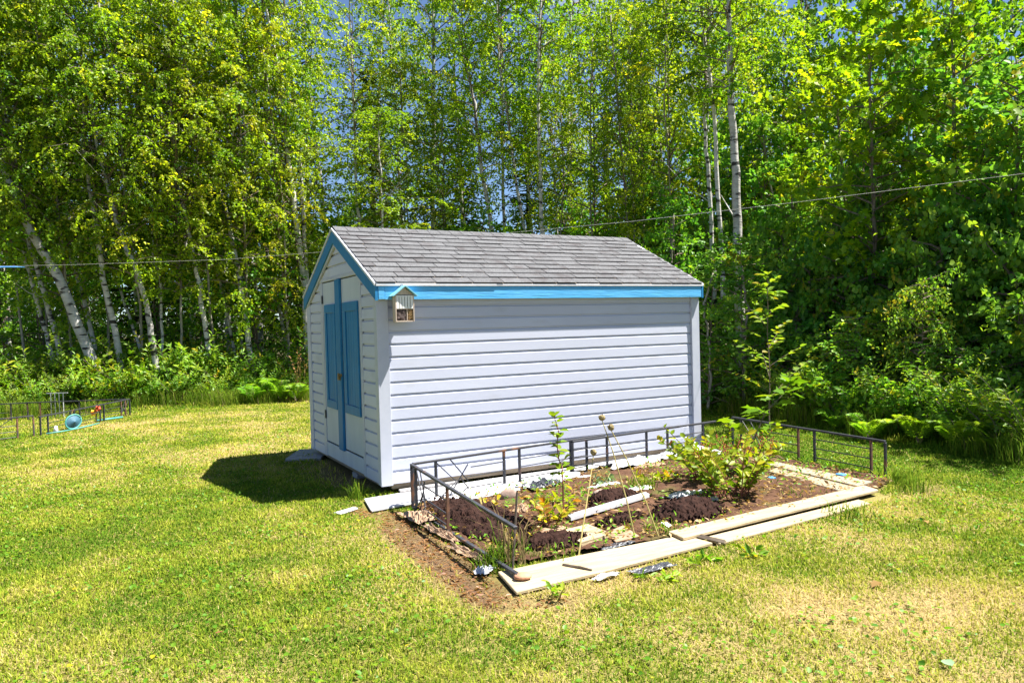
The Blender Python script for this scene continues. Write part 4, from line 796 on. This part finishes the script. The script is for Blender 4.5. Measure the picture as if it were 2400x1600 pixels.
# --- the rows behind
gl = 'slender birch in the dense second row of the left stand'
for k in range(10):
    px = -160 + k * 100 + random.uniform(-25, 25)
    std_tree('birch_tree', px, random.uniform(19.5, 25), random.uniform(10, 13), random.uniform(.06, .11), RB(), 'slender second-row birch ' + where(px), 'birches of the second row', lean=(random.gauss(-.05, .04), random.gauss(.03, .03)), cs=1.15, cfrac=random.uniform(.2, .36))
gl = 'slim birch among the trees far behind the shed roof'
for k in range(13):
    px = 800 + k * 78 + random.uniform(-25, 25)
    std_tree('birch_tree', px, random.uniform(22, 28), random.uniform(12.5, 16), random.uniform(.06, .09), RB(), 'slim distant birch ' + where(px), 'slim birches behind the roof', lean=(random.gauss(0, .03), 0), cs=1.25, cfrac=random.uniform(.2, .4))
gl = 'dark spruce standing in the gloom behind the birches'
for k in range(26):
    px = -250 + k * 112 + random.uniform(-40, 40); h = random.uniform(9.0, 14.0)
    std_tree('spruce_tree', px, random.uniform(24, 34), h, .12, CP[k % 2], 'dark spruce in the gloom ' + where(px), 'spruces behind the birches', bark='conifer_bark', crown_h=9.0, cs=1.25, cfrac=.10, branches=6)
gl = 'low leafy understory tree filling the shade between the trunks'
for k in range(28):
    px = -150 + k * 76 + random.uniform(-30, 30); d = random.uniform(19.8, 25) if px < 1500 else random.uniform(17, 22); h = random.uniform(3.2, 5.2)
    std_tree('understory_tree', px, d, h, .04, UP[k % 2], 'low leafy understory tree ' + where(px), 'understory trees between the trunks', bark='twig', crown_h=4.5, cs=random.uniform(.8, 1.1), cfrac=.10, branches=0)
# --- the right-hand side: maples and alders, then the shrub bank
std_tree('alder_tree', 1655, 13.6, 2.7, .03, AP[0], 'leafy alder hiding the feet of the white birches right of the roof', bark='aspen', crown_h=5.0, cs=.85, cfrac=.06, branches=0)
std_tree('alder_tree', 1740, 13.2, 2.5, .03, AP[1], 'low alder at the foot of the stout white birch', bark='aspen', crown_h=5.0, cs=.75, cfrac=.06, branches=0)
std_tree('alder_tree', 1585, 15.5, 3.9, .03, UP[1], 'pale leafy tree just past the far corner of the roof', bark='aspen', crown_h=4.5, cs=.8, cfrac=.06, branches=0)
px_tree('maple_tree', [(2010, 640), (2005, 400), (1998, 200), (1992, 60)], 12.6, 13, MP[0], 'bright green maple with large leaves right of the spruce', top=7.6, bark='twig', crown_h=6.5, cs=.85, cfrac=.22)
px_tree('maple_tree', [(2200, 640), (2190, 400), (2188, 190)], 12.4, 12, MP[1], 'second large-leaved maple, toward the right picture edge', top=7.4, bark='aspen', crown_h=6.5, cs=.85, cfrac=.22)
px_tree('maple_tree', [(1960, 600), (1935, 420)], 14.8, 9, MP[1], 'smaller maple behind the bright green one', top=6.6, bark='twig', crown_h=6.5, cs=.75, cfrac=.15)
gl = 'leafy alder in the shaded bank on the right'
for k, (px, d, h) in enumerate([(1800, 17.2, 5.8), (1860, 16.0, 4.4), (2080, 13.6, 5.2), (2150, 14.6, 6.5), (2300, 12.4, 5.2), (2380, 11.6, 4.6), (2440, 13.4, 6.2), (2260, 15, 6.8), (1900, 18, 8.6), (2040, 18, 9.6), (2200, 19, 10.5), (2380, 18, 10.0), (1780, 20, 10.5), (1960, 21, 11.5), (2120, 22, 11.5), (2300, 22, 12), (2560, 11.0, 4.4), (2600, 13.5, 6.4), (1650, 19.5, 6.2), (2740, 8.8, 4.4), (1560, 20.5, 6.6)]):
    std_tree('alder_tree', px, d, h, .05, AP[k % 3], ('tall' if h > 7 else 'middling' if h > 5.5 else 'low') + ' leafy alder ' + where(px), 'alders of the right bank', bark='aspen', crown_h=5.0, cs=random.uniform(.95, 1.25), cfrac=.06, branches=0)
gl = 'broad-leaved shrub in the shaded bank along the right lawn edge'
SH_ = []
for k in range(39):
    t = k / 38; i = int(t * 4.999); seq = [(1560, 17.2), (1700, 15.0), (1900, 12.6), (2130, 10.9), (2400, 9.3), (2700, 7.9)]; f = t * 5 - i
    px = seq[i][0] * (1-f) + seq[i+1][0] * f + random.uniform(-25, 25); d = seq[i][1] * (1-f) + seq[i+1][1] * f + (k % 3) * .75 + .55
    plant('shrub', SB, px, d, (random.uniform(.8, 1.1), random.uniform(.8, 1.1), random.uniform(.6, 1.0) + .5 * (k % 3)), ('front-row', 'middle-row', 'back-row')[k % 3] + ' broad-leaved shrub of the shaded bank ' + where(px), 'shrub', 'shrubs of the right bank', ('crown', 'limbs'))
for k in range(26):
    t = (k + random.random() * .6) / 26; px = 1640 + 860 * t; d = float(np.interp(px, [1560, 1700, 1900, 2130, 2400, 2700], [16.6, 14.4, 12.1, 10.5, 8.9, 7.6])) + random.uniform(-.1, .35)
    plant('leafy_bush', LB if k % 2 else WB, px, d, random.uniform(.65, 1.2), ('low round-leaved bush ' if k % 2 else 'willow-leaved bush ') + 'at the right lawn edge ' + where(px), 'bush', 'bushes along the right lawn edge')
plant('vine_shrub', FB, 2155, 10.6, (.75, .75, 1.0), 'tall bright green column of small-leaved creeper in the right bank', 'shrub', names=('crown', 'limbs'))
plant('vine_shrub', FB, 2010, 11.6, (1.1, 1.1, .75), 'rounded mound of small-leaved creeper left of the tall green column', 'shrub', names=('crown', 'limbs'))
plant('vine_shrub', FB, 2240, 10.2, (.8, .8, .55), 'low small-leaved creeper right of the tall green column', 'shrub', names=('crown', 'limbs'))
# --- undergrowth along the left lawn edge
lab = ['willow-leaved bush at the foot of the birches on the left', 'low round-leaved bush along the left edge of the lawn']
k = 0
for px in np.arange(-120, 800, 33):
    d0 = float(np.interp(px, [-300, 0, 250, 500, 720, 1100], [14.8, 15.6, 16.4, 17.2, 18.0, 18.2])) + .25
    for row in range(2):
        kind = (k + row) % 3 == 1; k += 1
        plant('leafy_bush', LB if kind else WB, px + random.uniform(-15, 15), d0 + .35 + row * .9 + random.random() * .3, random.choice((.7, .9, 1.0, 1.15, 1.5)) * random.uniform(.85, 1.15) * (1.2 if row else .85), (('rear ' if row else 'front ') + ('low round-leaved bush ' if kind else 'willow-leaved bush ') + where(px)), 'bush', 'round-leaved bushes left' if kind else 'willow-leaved bushes left')
for k in range(16):
    plant('leafy_bush', LB, random.uniform(800, 1620), random.uniform(18.4, 20), random.uniform(.9, 1.4), 'leafy bush hidden behind the shed', 'bush', 'bushes behind the shed')
for px, d, s, lb in [(590, 17.3, 1.1, 'bright fern nearest the lawn left of the shed'), (650, 17.6, 1.25, 'tall fern against the dark wood beside the shed'), (690, 17.5, 1.0, 'low fern at the corner of the shed and the lawn'), (615, 18.0, 1.3, 'fern standing behind the bright fern left of the shed'),
                     (2035, 9.9, .8, 'fern in front of the shrub bank, leftmost of the right-hand ferns'), (2150, 9.5, .95, 'pale fern standing clear of the shrub bank on the right'), (2250, 9.0, .95, 'bright double fern near the right picture edge'), (2330, 8.6, .85, 'fern at the right picture edge by the lawn'), (2100, 10.3, .9, 'fern half hidden behind the pale fern'), (1960, 10.9, .75, 'small fern behind the right fence'), (2290, 9.6, 1.0, 'fern behind the bright double fern'), (2390, 9.0, 1.0, 'fern cut by the right picture edge')]:
    plant('fern', FE, px, d, s, lb, 'fern', names=('frond', 'rib'))
dr = stem_bush('dried_plant', 12, 1.15, .4, 18, .07, .035, 'dry_leaf', DIAM, lean=.3, wood='drystem')
plant('dried_plant', [dr], 705, 18.2, 1.15, 'rusty brown dried plant beside the back corner of the shed', 'plant')
# --- lone sapling before the right bank and the plants of the bed
pop = stem_bush('sapling', 1, 3.1, .1, 1, .1, .08, 'maple_leaf', OVAL)
def sapling(at, h, ll, lw, mt, tm, nb, label, cat, name='sapling', wood='twig', br=.5, tmpl=OVAL, npl=7, stem=.012, lean=(0, 0), z0=.2):
    lv = Leaves(); tb = MB(); pts = [Vector((lean[0]*t*t*h, lean[1]*t*t*h, h*t)) + (rv(.012) if i else Vector()) for i, t in enumerate(np.linspace(0, 1, 9))]
    tb.tube(pts, stem, .003, n=5, cap=False)
    for k in range(nb):
        t = z0 + (1 - z0) * (k + .5) / nb; f = t * 8; j = min(int(f), 7); p = pts[j].lerp(pts[j+1], f - j); a = k * 2.4; L_ = br * (1.15 - t) * random.uniform(.7, 1.2); d = Vector((math.cos(a), math.sin(a), .5)).normalized(); q = p + d * L_ + Vector((0, 0, .1 * L_))
        tb.tube([p, p.lerp(q, .5) + Vector((0, 0, .03 * L_)), q], .004, .0015, n=3, cap=False)
        for i in range(npl):
            u = .2 + .8 * (i + .5) / npl; o = d * .6 + Vector((-d.y, d.x, 0)) * (1 if i % 2 else -1) * .9 + Vector((0, 0, random.gauss(-.15, .25)))
            s = random.uniform(.75, 1.15); lv.add(p.lerp(q, u), o, Vector((0, 0, 1)) + rv(.35), ll * s, lw * s, tm + random.gauss(0, .14))
    for i in range(4): lv.add(pts[-1], Vector((math.cos(i*1.6), math.sin(i*1.6), .7)), Vector((0, 0, 1)) + rv(.3), ll * .8, lw * .8, tm + .1)
    root = empty(name, (at[0], at[1], GZ), label=label, cat=cat); inst('leaves', lv.mesh(name + '_leaves', mt, tmpl), root); inst('stem', tb.mesh(name + '_stem', M[wood]), root); return root
g = gp(1800, 11.0)
sapling((g.x, g.y), 2.30, .120, .078, 'shrub_leaf', .75, 20, 'pale green sapling standing in front of the dark bank right of the shed', 'sapling', br=.85, npl=9)
sapling((3.55, -1.35), .98, .20, .13, 'bed_leaf', .34, 9, 'tall large-leaved sapling rising behind the bed shrub', 'sapling', br=.36, npl=4, tmpl=MAPLE, lean=(.52, -.16), z0=.3)
sapling((.86, -1.98), .92, .085, .052, 'bed_leaf', .42, 17, 'tall single-stemmed weed with yellowing leaves in the middle of the bed', 'weed', 'tall_weed', 'redstem', br=.085, npl=2, stem=.008, z0=.38, lean=(-.06, 0))
def clump(name, at, ns, h, rad, nlf, ll, lw, mt, tm, label, cat, tmpl=OVAL, wood='redstem', lean=.5, tw=0, extra=None):
    root = empty(name, (at[0], at[1], GZ), label=label, cat=cat); pr = stem_bush(name, ns, h, rad, nlf, ll, lw, mt, tmpl, lean, tm, wood, tw=tw)
    inst('leaves', pr[0], root); inst('stem', pr[1], root); return root
clump('yellow_weed', (.80, -1.92), 9, .42, .22, 9, .10, .05, 'bed_leaf', .70, 'low weed with yellow and red leaves round the tall weed', 'weed', lean=.6)
sh = clump('berry_shrub', (2.66, -2.02), 24, .84, .40, 19, .100, .064, 'bed_leaf', .36, 'leafy garden shrub with red berry clusters in the right half of the bed', 'shrub', lean=.55)
sh2 = MB()
for k in range(26):
    a = random.random() * 6.28; r = random.uniform(.15, .40); c = Vector((math.cos(a)*r, math.sin(a)*r, random.uniform(.34, .62)))
    for j in range(11): p = c + rv(.028); sh2.add([p + Vector((.009,0,0)), p + Vector((-.005,.008,0)), p + Vector((-.005,-.008,0)), p + Vector((0,0,.010)), p - Vector((0,0,.010))], [(0,1,3),(1,2,3),(2,0,3),(1,0,4),(2,1,4),(0,2,4)])
m_b = mat('berries', (.30, .07, .03), (.42, .16, .06), scale=30, rough=.4, spec=.5)
tag(sh2.obj('berry_clusters', m_b, sh, rel=False), kind='stuff')
clump('berry_shrub', (3.05, -1.30), 18, .66, .34, 18, .10, .07, 'bed_leaf', .42, 'smaller leafy shrub behind the berry shrub near the right fence', 'shrub', lean=.6)
clump('leafy_weed', (2.05, -.86), 8, .16, .15, 6, .075, .055, 'cabbage', .5, 'low pale grey-green leafy weed at the back of the bed', 'weed', lean=1.1, wood='drystem')
clump('leafy_weed', (1.60, -.62), 7, .13, .14, 6, .07, .05, 'cabbage', .4, 'low pale weed below the back fence post', 'weed', lean=1.1, wood='drystem')
clump('leafy_weed', (2.55, -1.10), 12, .20, .30, 8, .07, .035, 'bed_leaf', .55, 'low yellow-green weed patch left of the shrub', 'weed', lean=.9, wood='drystem')
clump('leafy_weed', (1.18, -1.22), 7, .18, .16, 6, .06, .045, 'bed_leaf', .40, 'green leafy weed behind the yellow weed', 'weed', lean=.9, wood='drystem')
clump('yellow_weed', (.45, -1.42), 6, .26, .10, 3, .055, .045, 'yellow_leaf', .5, 'thin weed with bright yellow leaves beside the left fence', 'weed', wood='drystem', lean=.35)
clump('yellow_weed', (.30, -2.30), 5, .30, .10, 2, .05, .04, 'yellow_leaf', .5, 'thin weed with a yellow leaf beside the dark stake', 'weed', wood='redstem', lean=.5)
clump('yellow_weed', (.55, -1.05), 6, .20, .16, 4, .05, .04, 'bed_leaf', .80, 'small yellow-orange weed in front of the pinkish stone', 'weed', wood='drystem', lean=.7)
def tuft(at, label, h=.3, n=70, sp=.09, cols=GC, name='grass_tuft', cat='grass tuft'):
    o = inst(name, tuft_mesh(name, n, h, sp, cols), None, (at[0], at[1], GZ)); return tag(o, label, cat)
tuft((.0, -2.50), 'fresh green grass tuft under the left fence rail', .20, 110, .10)
tuft((.08, -2.58), 'dry upright grass stems beside the dark stake', .48, 40, .10, DC[3:])
tuft((-.12, -2.58), 'low green grass tuft outside the fence by the plank corner', .13, 80, .12)
tuft((4.50, -2.50), 'green grass tuft at the end post of the right fence', .22, 90, .14)
tuft((4.25, -2.75), 'grass tuft growing at the far right plank corner', .20, 80, .16)
tuft((3.0, -3.02), 'grass fringe over the edge of the lower front plank', .14, 90, .22)
tuft((-.28, .02), 'thin grass tuft at the shed corner beside the white board', .22, 40, .06)
tuft((2.25, -1.25), 'yellow-green grass clump on the soil left of the shrub', .18, 90, .15)
tuft((3.3, -2.30), 'sparse grass behind the long front plank', .10, 70, .22, DC)
tuft((1.40, -2.55), 'dry grass round the plant tag', .13, 90, .14, DC)
tuft((.35, -2.62), 'dry grass behind the widest front plank', .10, 100, .18, DC)
for k in range(3):
    p = (.7 + .45 * k, -3.35 + .03 * k); clump('rosette_weed', p, 7, .11, .14, 4, .085, .032, 'under_leaf', .5, ['green rosette weed nearest the front plank corner', 'green rosette weed at the dark plastic in front of the plank', 'green rosette weed in the grass below the plank joint'][k], 'weed', lean=1.5, wood='drystem')
clump('rosette_weed', (-.02, -3.30), 4, .13, .06, 3, .09, .04, 'under_leaf', .5, 'small upright weed just in front of the plank corner', 'weed', wood='drystem')
def allium(base, tip, label, extra=()):
    b = Vector((*base, GZ)); root = empty('seed_stalk', b, label=label, cat='seed stalk'); t = Vector(tip) - b
    MB().tube([Vector(), t * .3 + Vector((.01, 0, .04)), t * .7 + Vector((.01, 0, .03)), t], .0062, .0035, n=6).obj('stem', M['drystem'], root, rel=False)
    import bmesh
    bm = bmesh.new(); bmesh.ops.create_icosphere(bm, subdivisions=3, radius=.026)
    for v in bm.verts: v.co *= random.uniform(.78, 1.12)
    me = bpy.data.meshes.new('seed_head'); bm.to_mesh(me); bm.free(); me.materials.append(M['seed']); inst('seed_head', me, root, t + Vector((0, 0, .02)))
Cc = lambda px, py, d: pt(px, py, d)
def dep(x, y): return (Vector((x, y, GZ)) - CAM_C).dot(-CAM_M.col[2])
allium((1.11, -2.61), pt(1411, 984, dep(1.11, -2.61) + .15), 'tallest dried seed stalk, leaning left in front of the shed wall')
allium((1.29, -2.67), pt(1432, 1007, dep(1.29, -2.67) + .1), 'second dried seed stalk, right of the tallest one')
allium((.55, -2.67), pt(1391, 1065, dep(.55, -2.67) + .5), 'shorter dried seed stalk, left of the two tall ones')
st = MB().tube([(.0, -2.69, GZ - .02), pt(1212, 1152, dep(0, -2.69) + .1)], .008, n=6).obj('dark_stake', M['conifer_bark']); own(st); tag(st, 'thin dark upright stake at the open end of the left fence', 'stake')
fl = Leaves(); fl.add((0, 0, 0), (1, .2, .05), (0, .1, 1), .10, .085, .35)
flm = fl.mesh('fallen_leaf', 'dry_leaf', MAPLE)
for (x, y, lb, s) in [(1.76, -4.18, 'orange brown fallen leaf lying on the front lawn', 1.0), (3.3, -3.5, 'small brown fallen leaf on the lawn right of the planks', .6), (-1.9, -2.8, 'small reddish fallen leaf on the left lawn', .5)]:
    tag(inst('fallen_leaf', flm, None, (x, y, GZ + .035), (0, .1, random.random() * 6), s), lb, 'leaf')
tag(inst('white_petal', fl.mesh('white_petal', 'cabbage', OVAL), None, (1.05, -5.07, GZ + .03), (0, 0, 1), .7), 'small white leaf lying on the lawn at the bottom right', 'leaf')

# --- far wood closing the view: a mass nobody could count
def far_wood():
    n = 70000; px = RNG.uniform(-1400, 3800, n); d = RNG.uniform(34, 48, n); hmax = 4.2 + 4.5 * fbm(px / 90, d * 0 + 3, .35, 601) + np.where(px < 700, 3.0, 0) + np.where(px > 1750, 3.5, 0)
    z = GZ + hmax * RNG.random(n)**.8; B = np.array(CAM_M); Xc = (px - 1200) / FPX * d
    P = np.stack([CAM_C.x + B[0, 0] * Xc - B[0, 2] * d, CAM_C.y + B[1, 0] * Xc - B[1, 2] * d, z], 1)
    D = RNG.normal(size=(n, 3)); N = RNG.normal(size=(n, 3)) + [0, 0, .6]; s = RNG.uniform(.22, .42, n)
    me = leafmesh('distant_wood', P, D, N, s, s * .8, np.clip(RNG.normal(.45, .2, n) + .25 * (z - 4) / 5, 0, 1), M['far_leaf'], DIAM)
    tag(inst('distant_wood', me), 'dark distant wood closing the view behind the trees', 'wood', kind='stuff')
far_wood()
# --- forest floor litter and ground cover under the trees
def ground_cover():
    n = 60000; px = RNG.uniform(-300, 2700, n); d = RNG.uniform(8, 27, n); B = np.array(CAM_M); Xc = (px - 1200) / FPX * d
    X = CAM_C.x + B[0, 0] * Xc - B[0, 2] * d; Y = CAM_C.y + B[1, 0] * Xc - B[1, 2] * d; k = ~inside(X, Y, LAWN); X, Y = X[k], Y[k]; n = len(X)
    P = np.stack([X, Y, GZ + RNG.random(n)**2 * .45], 1); D = RNG.normal(size=(n, 3)); N = RNG.normal(size=(n, 3)) * .6 + [0, 0, 1]; s = RNG.uniform(.05, .11, n)
    tag(inst('ground_cover', leafmesh('ground_cover', P, D, N, s, s * .75, RNG.normal(.35, .2, n), M['under_leaf'], DIAM)), 'low ground cover plants under the trees', 'ground cover', kind='stuff')
ground_cover()
# --- grass
def poly_edge_dist(x, y):
    d = np.full(np.shape(x), 1e9)
    for i in range(len(TL) - 1): d = np.minimum(d, segdist(x, y, TL[i], TL[i+1]))
    return d
BOARDS = [[(-.20, -2.72), (-.24, -3.16), (1.5, -3.04), (3.9, -2.80), (4.0, -2.5)], [(-.27, -.08), (-.35, -.62), (1.05, -.42), (4.2, -.1), (4.2, .02)]]
SHADE_BARE = None
def lawn_grass():
    n = 2900000; d = RNG.uniform(2.0, 18.6, n); u = RNG.uniform(-1.25, 1.25, n); B = np.array(CAM_M); Xc = u * d
    x = CAM_C.x + B[0, 0] * Xc - B[0, 2] * d; y = CAM_C.y + B[1, 0] * Xc - B[1, 2] * d
    dens = np.minimum(1, (5.2 / d)**1.6) * d / 7.0 * np.where(np.abs(u) < .78, 1.0, .35)
    keep = (RNG.random(n) < dens * .93) & inside(x, y, LAWN)
    x, y, d = x[keep], y[keep], d[keep]
    k = ~(inside(x, y, BED) & (RNG.random(len(x)) > .05))
    for b in BOARDS: k &= ~inside(x, y, b)
    k &= ~((x > -.02) & (x < SL) & (y > .1) & (y < SW))
    br = bareness(x, y); k &= RNG.random(len(x)) > np.clip(br * 1.7, 0, .93)
    x, y, d = x[k], y[k], d[k]; n = len(x); br = br[k]
    dr = dryness(x, y) + RNG.normal(0, .13, n) + np.clip(br, 0, 1) * .6
    edge = np.exp(-(poly_edge_dist(x, y) / .45)**2); clus = fbm(x, y, 3.2, 91)
    straw = RNG.random(n) < np.clip(dr * 1.2 - .22, .04, .85)
    g1, g2, g3 = np.array([.105, .20, .018]), np.array([.265, .33, .028]), np.array([.45, .43, .075])
    mixv = np.clip(RNG.normal(.5, .25, n) + (dr - .3) * .9 + (clus - .5) * 1.1, 0, 1)[:, None]
    c = np.where(mixv < .5, g1 + (g2 - g1) * mixv * 2, g2 + (g3 - g2) * (mixv * 2 - 1))
    s1, s2 = np.array([.46, .345, .14]), np.array([.62, .49, .24]); sv = RNG.random(n)[:, None] * (1 - .8 * np.clip(br, 0, 1)[:, None]); s1 = s1 * (1 - .35 * np.clip(br, 0, 1)[:, None]); c = np.where(straw[:, None], s1 + (s2 - s1) * sv, c) * RNG.uniform(.75, 1.2, n)[:, None]
    h = RNG.uniform(.014, .038, n) * (.65 + .8 * clus) * (1 + 4.5 * edge * RNG.random(n)) * np.where(straw, 1.15, 1.0)
    shed_edge = np.exp(-(segdist(x, y, (-.1, 0), (-.1, 2.9)) / .18)**2) + np.exp(-(segdist(x, y, (4.3, 0), (4.3, 3)) / .3)**2) + np.exp(-(segdist(x, y, (4.62, -2.4), (4.8, .1)) / .2)**2); h *= 1 + 1.2 * shed_edge
    a = RNG.uniform(0, 2*np.pi, n); tilt = np.clip(np.abs(RNG.normal(.7, .45, n)) + straw * .8, .1, 2.2); ln = h * tilt; zt = h * np.clip(1.05 - .32 * tilt, .22, 1)
    wd = np.clip(.0009 + .00046 * d, .0022, .010) * np.where(straw, .62, 1.0) * RNG.uniform(.8, 1.35, n); dx, dy = np.cos(a), np.sin(a); z0 = np.full(n, GZ - .002)
    V = np.empty((n, 5, 3)); V[:, 0] = np.stack([x - dy*wd, y + dx*wd, z0], 1); V[:, 1] = np.stack([x + dy*wd, y - dx*wd, z0], 1)
    V[:, 2] = np.stack([x + dx*ln*.4 - dy*wd*.9, y + dy*ln*.4 + dx*wd*.9, z0 + zt*.68], 1); V[:, 3] = np.stack([x + dx*ln*.4 + dy*wd*.9, y + dy*ln*.4 - dx*wd*.9, z0 + zt*.68], 1)
    V[:, 4] = np.stack([x + dx*ln, y + dy*ln, z0 + zt], 1)
    me = bpy.data.meshes.new('lawn_grass'); me.vertices.add(n*5); me.vertices.foreach_set('co', V.reshape(-1).astype(np.float32))
    idx = (np.array([0,1,3,2,2,3,4])[None] + (np.arange(n)*5)[:, None]).ravel(); me.loops.add(len(idx)); me.loops.foreach_set('vertex_index', idx)
    st = (np.array([0, 4])[None] + (np.arange(n)*7)[:, None]).ravel(); me.polygons.add(len(st)); me.polygons.foreach_set('loop_start', st); me.update(calc_edges=True)
    at = me.color_attributes.new('Col', 'FLOAT_COLOR', 'POINT'); at.data.foreach_set('color', np.repeat(np.concatenate([c, np.ones((n, 1))], 1), 5, 0).astype(np.float32).ravel())
    me.materials.append(M['grass']); tag(inst('lawn_grass', me), 'short mown grass with green and straw patches', 'grass', kind='stuff'); print('blades', n)
    # clover and plantain leaves among the grass
    m = 26000; d = RNG.uniform(2.7, 13, m); u = RNG.uniform(-.8, .8, m); Xc = u*d; x = CAM_C.x + B[0, 0]*Xc - B[0, 2]*d; y = CAM_C.y + B[1, 0]*Xc - B[1, 2]*d
    k = inside(x, y, LAWN) & ~inside(x, y, BED) & (fbm(x, y, 1.3, 121) + RNG.normal(0, .06, m) > .50) & (RNG.random(m) < np.minimum(1, d/7)) & ~((x > -.02) & (x < SL) & (y > -.1) & (y < SW)) & (bareness(x, y) < .3)
    for b in BOARDS: k &= ~inside(x, y, b)
    x, y = x[k], y[k]; m = len(x); s = RNG.uniform(.016, .038, m)
    P = np.stack([x, y, GZ + RNG.uniform(.012, .04, m)], 1); D = RNG.normal(size=(m, 3)) * [1, 1, .3]; N = RNG.normal(size=(m, 3)) * .4 + [0, 0, 1]
    tag(inst('clover_leaves', leafmesh('clover_leaves', P, D, N, s, s*.8, RNG.normal(.55, .2, m), M['under_leaf'], OVAL)), 'clover and weed leaves scattered through the lawn', 'clover', kind='stuff')
    # thatch and crumbs on the worn strip beside the left fence
    m = 6000; x = RNG.uniform(-.95, .5, m); y = RNG.uniform(-3.6, -.4, m); k = (bareness(x, y) > .45) & ~inside(x, y, BED)
    for b in BOARDS: k &= ~inside(x, y, b)
    x, y = x[k], y[k]; m = len(x); s = RNG.uniform(.012, .055, m)
    P = np.stack([x, y, GZ + .004 + .016 * RNG.random(m)], 1); D = RNG.normal(size=(m, 3)) * [1, 1, .2]; N = RNG.normal(size=(m, 3)) * .4 + [0, 0, 1]
    tag(inst('dry_thatch', leafmesh('dry_thatch', P, D, N, s, s * RNG.uniform(.08, .5, m), RNG.random(m) * .8, M['dry_leaf'], DIAM)), 'dry thatch and crumbs on the worn strip beside the left fence', 'thatch', kind='stuff')
    # litter on the bed
    m = 5200; x = RNG.uniform(-.1, 4.6, m); y = RNG.uniform(-2.8, -.2, m); k = inside(x, y, BED) & (fbm(x, y, 1.9, 141) > .40); x, y = x[k], y[k]; m = len(x); s = RNG.uniform(.015, .06, m)
    P = np.stack([x, y, GZ + .04 + .03 * RNG.random(m)], 1); D = RNG.normal(size=(m, 3)) * [1, 1, .25]; N = RNG.normal(size=(m, 3)) * .5 + [0, 0, 1]
    tag(inst('leaf_litter', leafmesh('leaf_litter', P, D, N, s, s * RNG.uniform(.12, .6, m), RNG.random(m), M['dry_leaf'], DIAM)), 'dry leaf litter and straw on the bed soil', 'litter', kind='stuff')
    m = 2600; x = RNG.uniform(-.1, 4.6, m); y = RNG.uniform(-2.8, -.2, m); k = inside(x, y, BED) & (fbm(x, y, 1.5, 151) > .52); x, y = x[k], y[k]; m = len(x); s = RNG.uniform(.02, .06, m)
    P = np.stack([x, y, GZ + .04 + .05 * RNG.random(m)], 1); D = RNG.normal(size=(m, 3)) * [1, 1, .5]; N = RNG.normal(size=(m, 3)) * .5 + [0, 0, 1]
    tag(inst('bed_weeds', leafmesh('bed_weeds', P, D, N, s, s * .45, RNG.normal(.5, .2, m), M['under_leaf'], DIAM)), 'small weeds sprouting all over the bed soil', 'weeds', kind='stuff')
lawn_grass()
gl = 'tall grass tussock where the lawn meets the wood'
for i in range(len(TL) - 1):
    a, b = TL[i], TL[i+1]; L_ = (b - a).length; n = max(1, int(L_ / .38))
    for k in range(n):
        p = a.lerp(b, (k + random.random()) / n) + rv(.16); p.z = GZ
        tag(inst('tall_grass', TG[k % 2], None, p, (0, 0, random.random() * 6.28), (1, 1, random.uniform(.6, 1.25))), gl, 'tall grass', 'tall grass along the wood edge')

# two alike plants in one spot: tell them apart by which stands nearer
_by = {}
for o in COL.objects:
    if o.parent is None and o.get('group') and o.get('label'): _by.setdefault(o['label'], []).append(o)
for lb, os_ in _by.items():
    if len(os_) == 2:
        os_.sort(key=lambda o: (o.location - CAM_C).length)
        os_[0]['label'] = 'nearer ' + lb; os_[1]['label'] = 'farther ' + lb
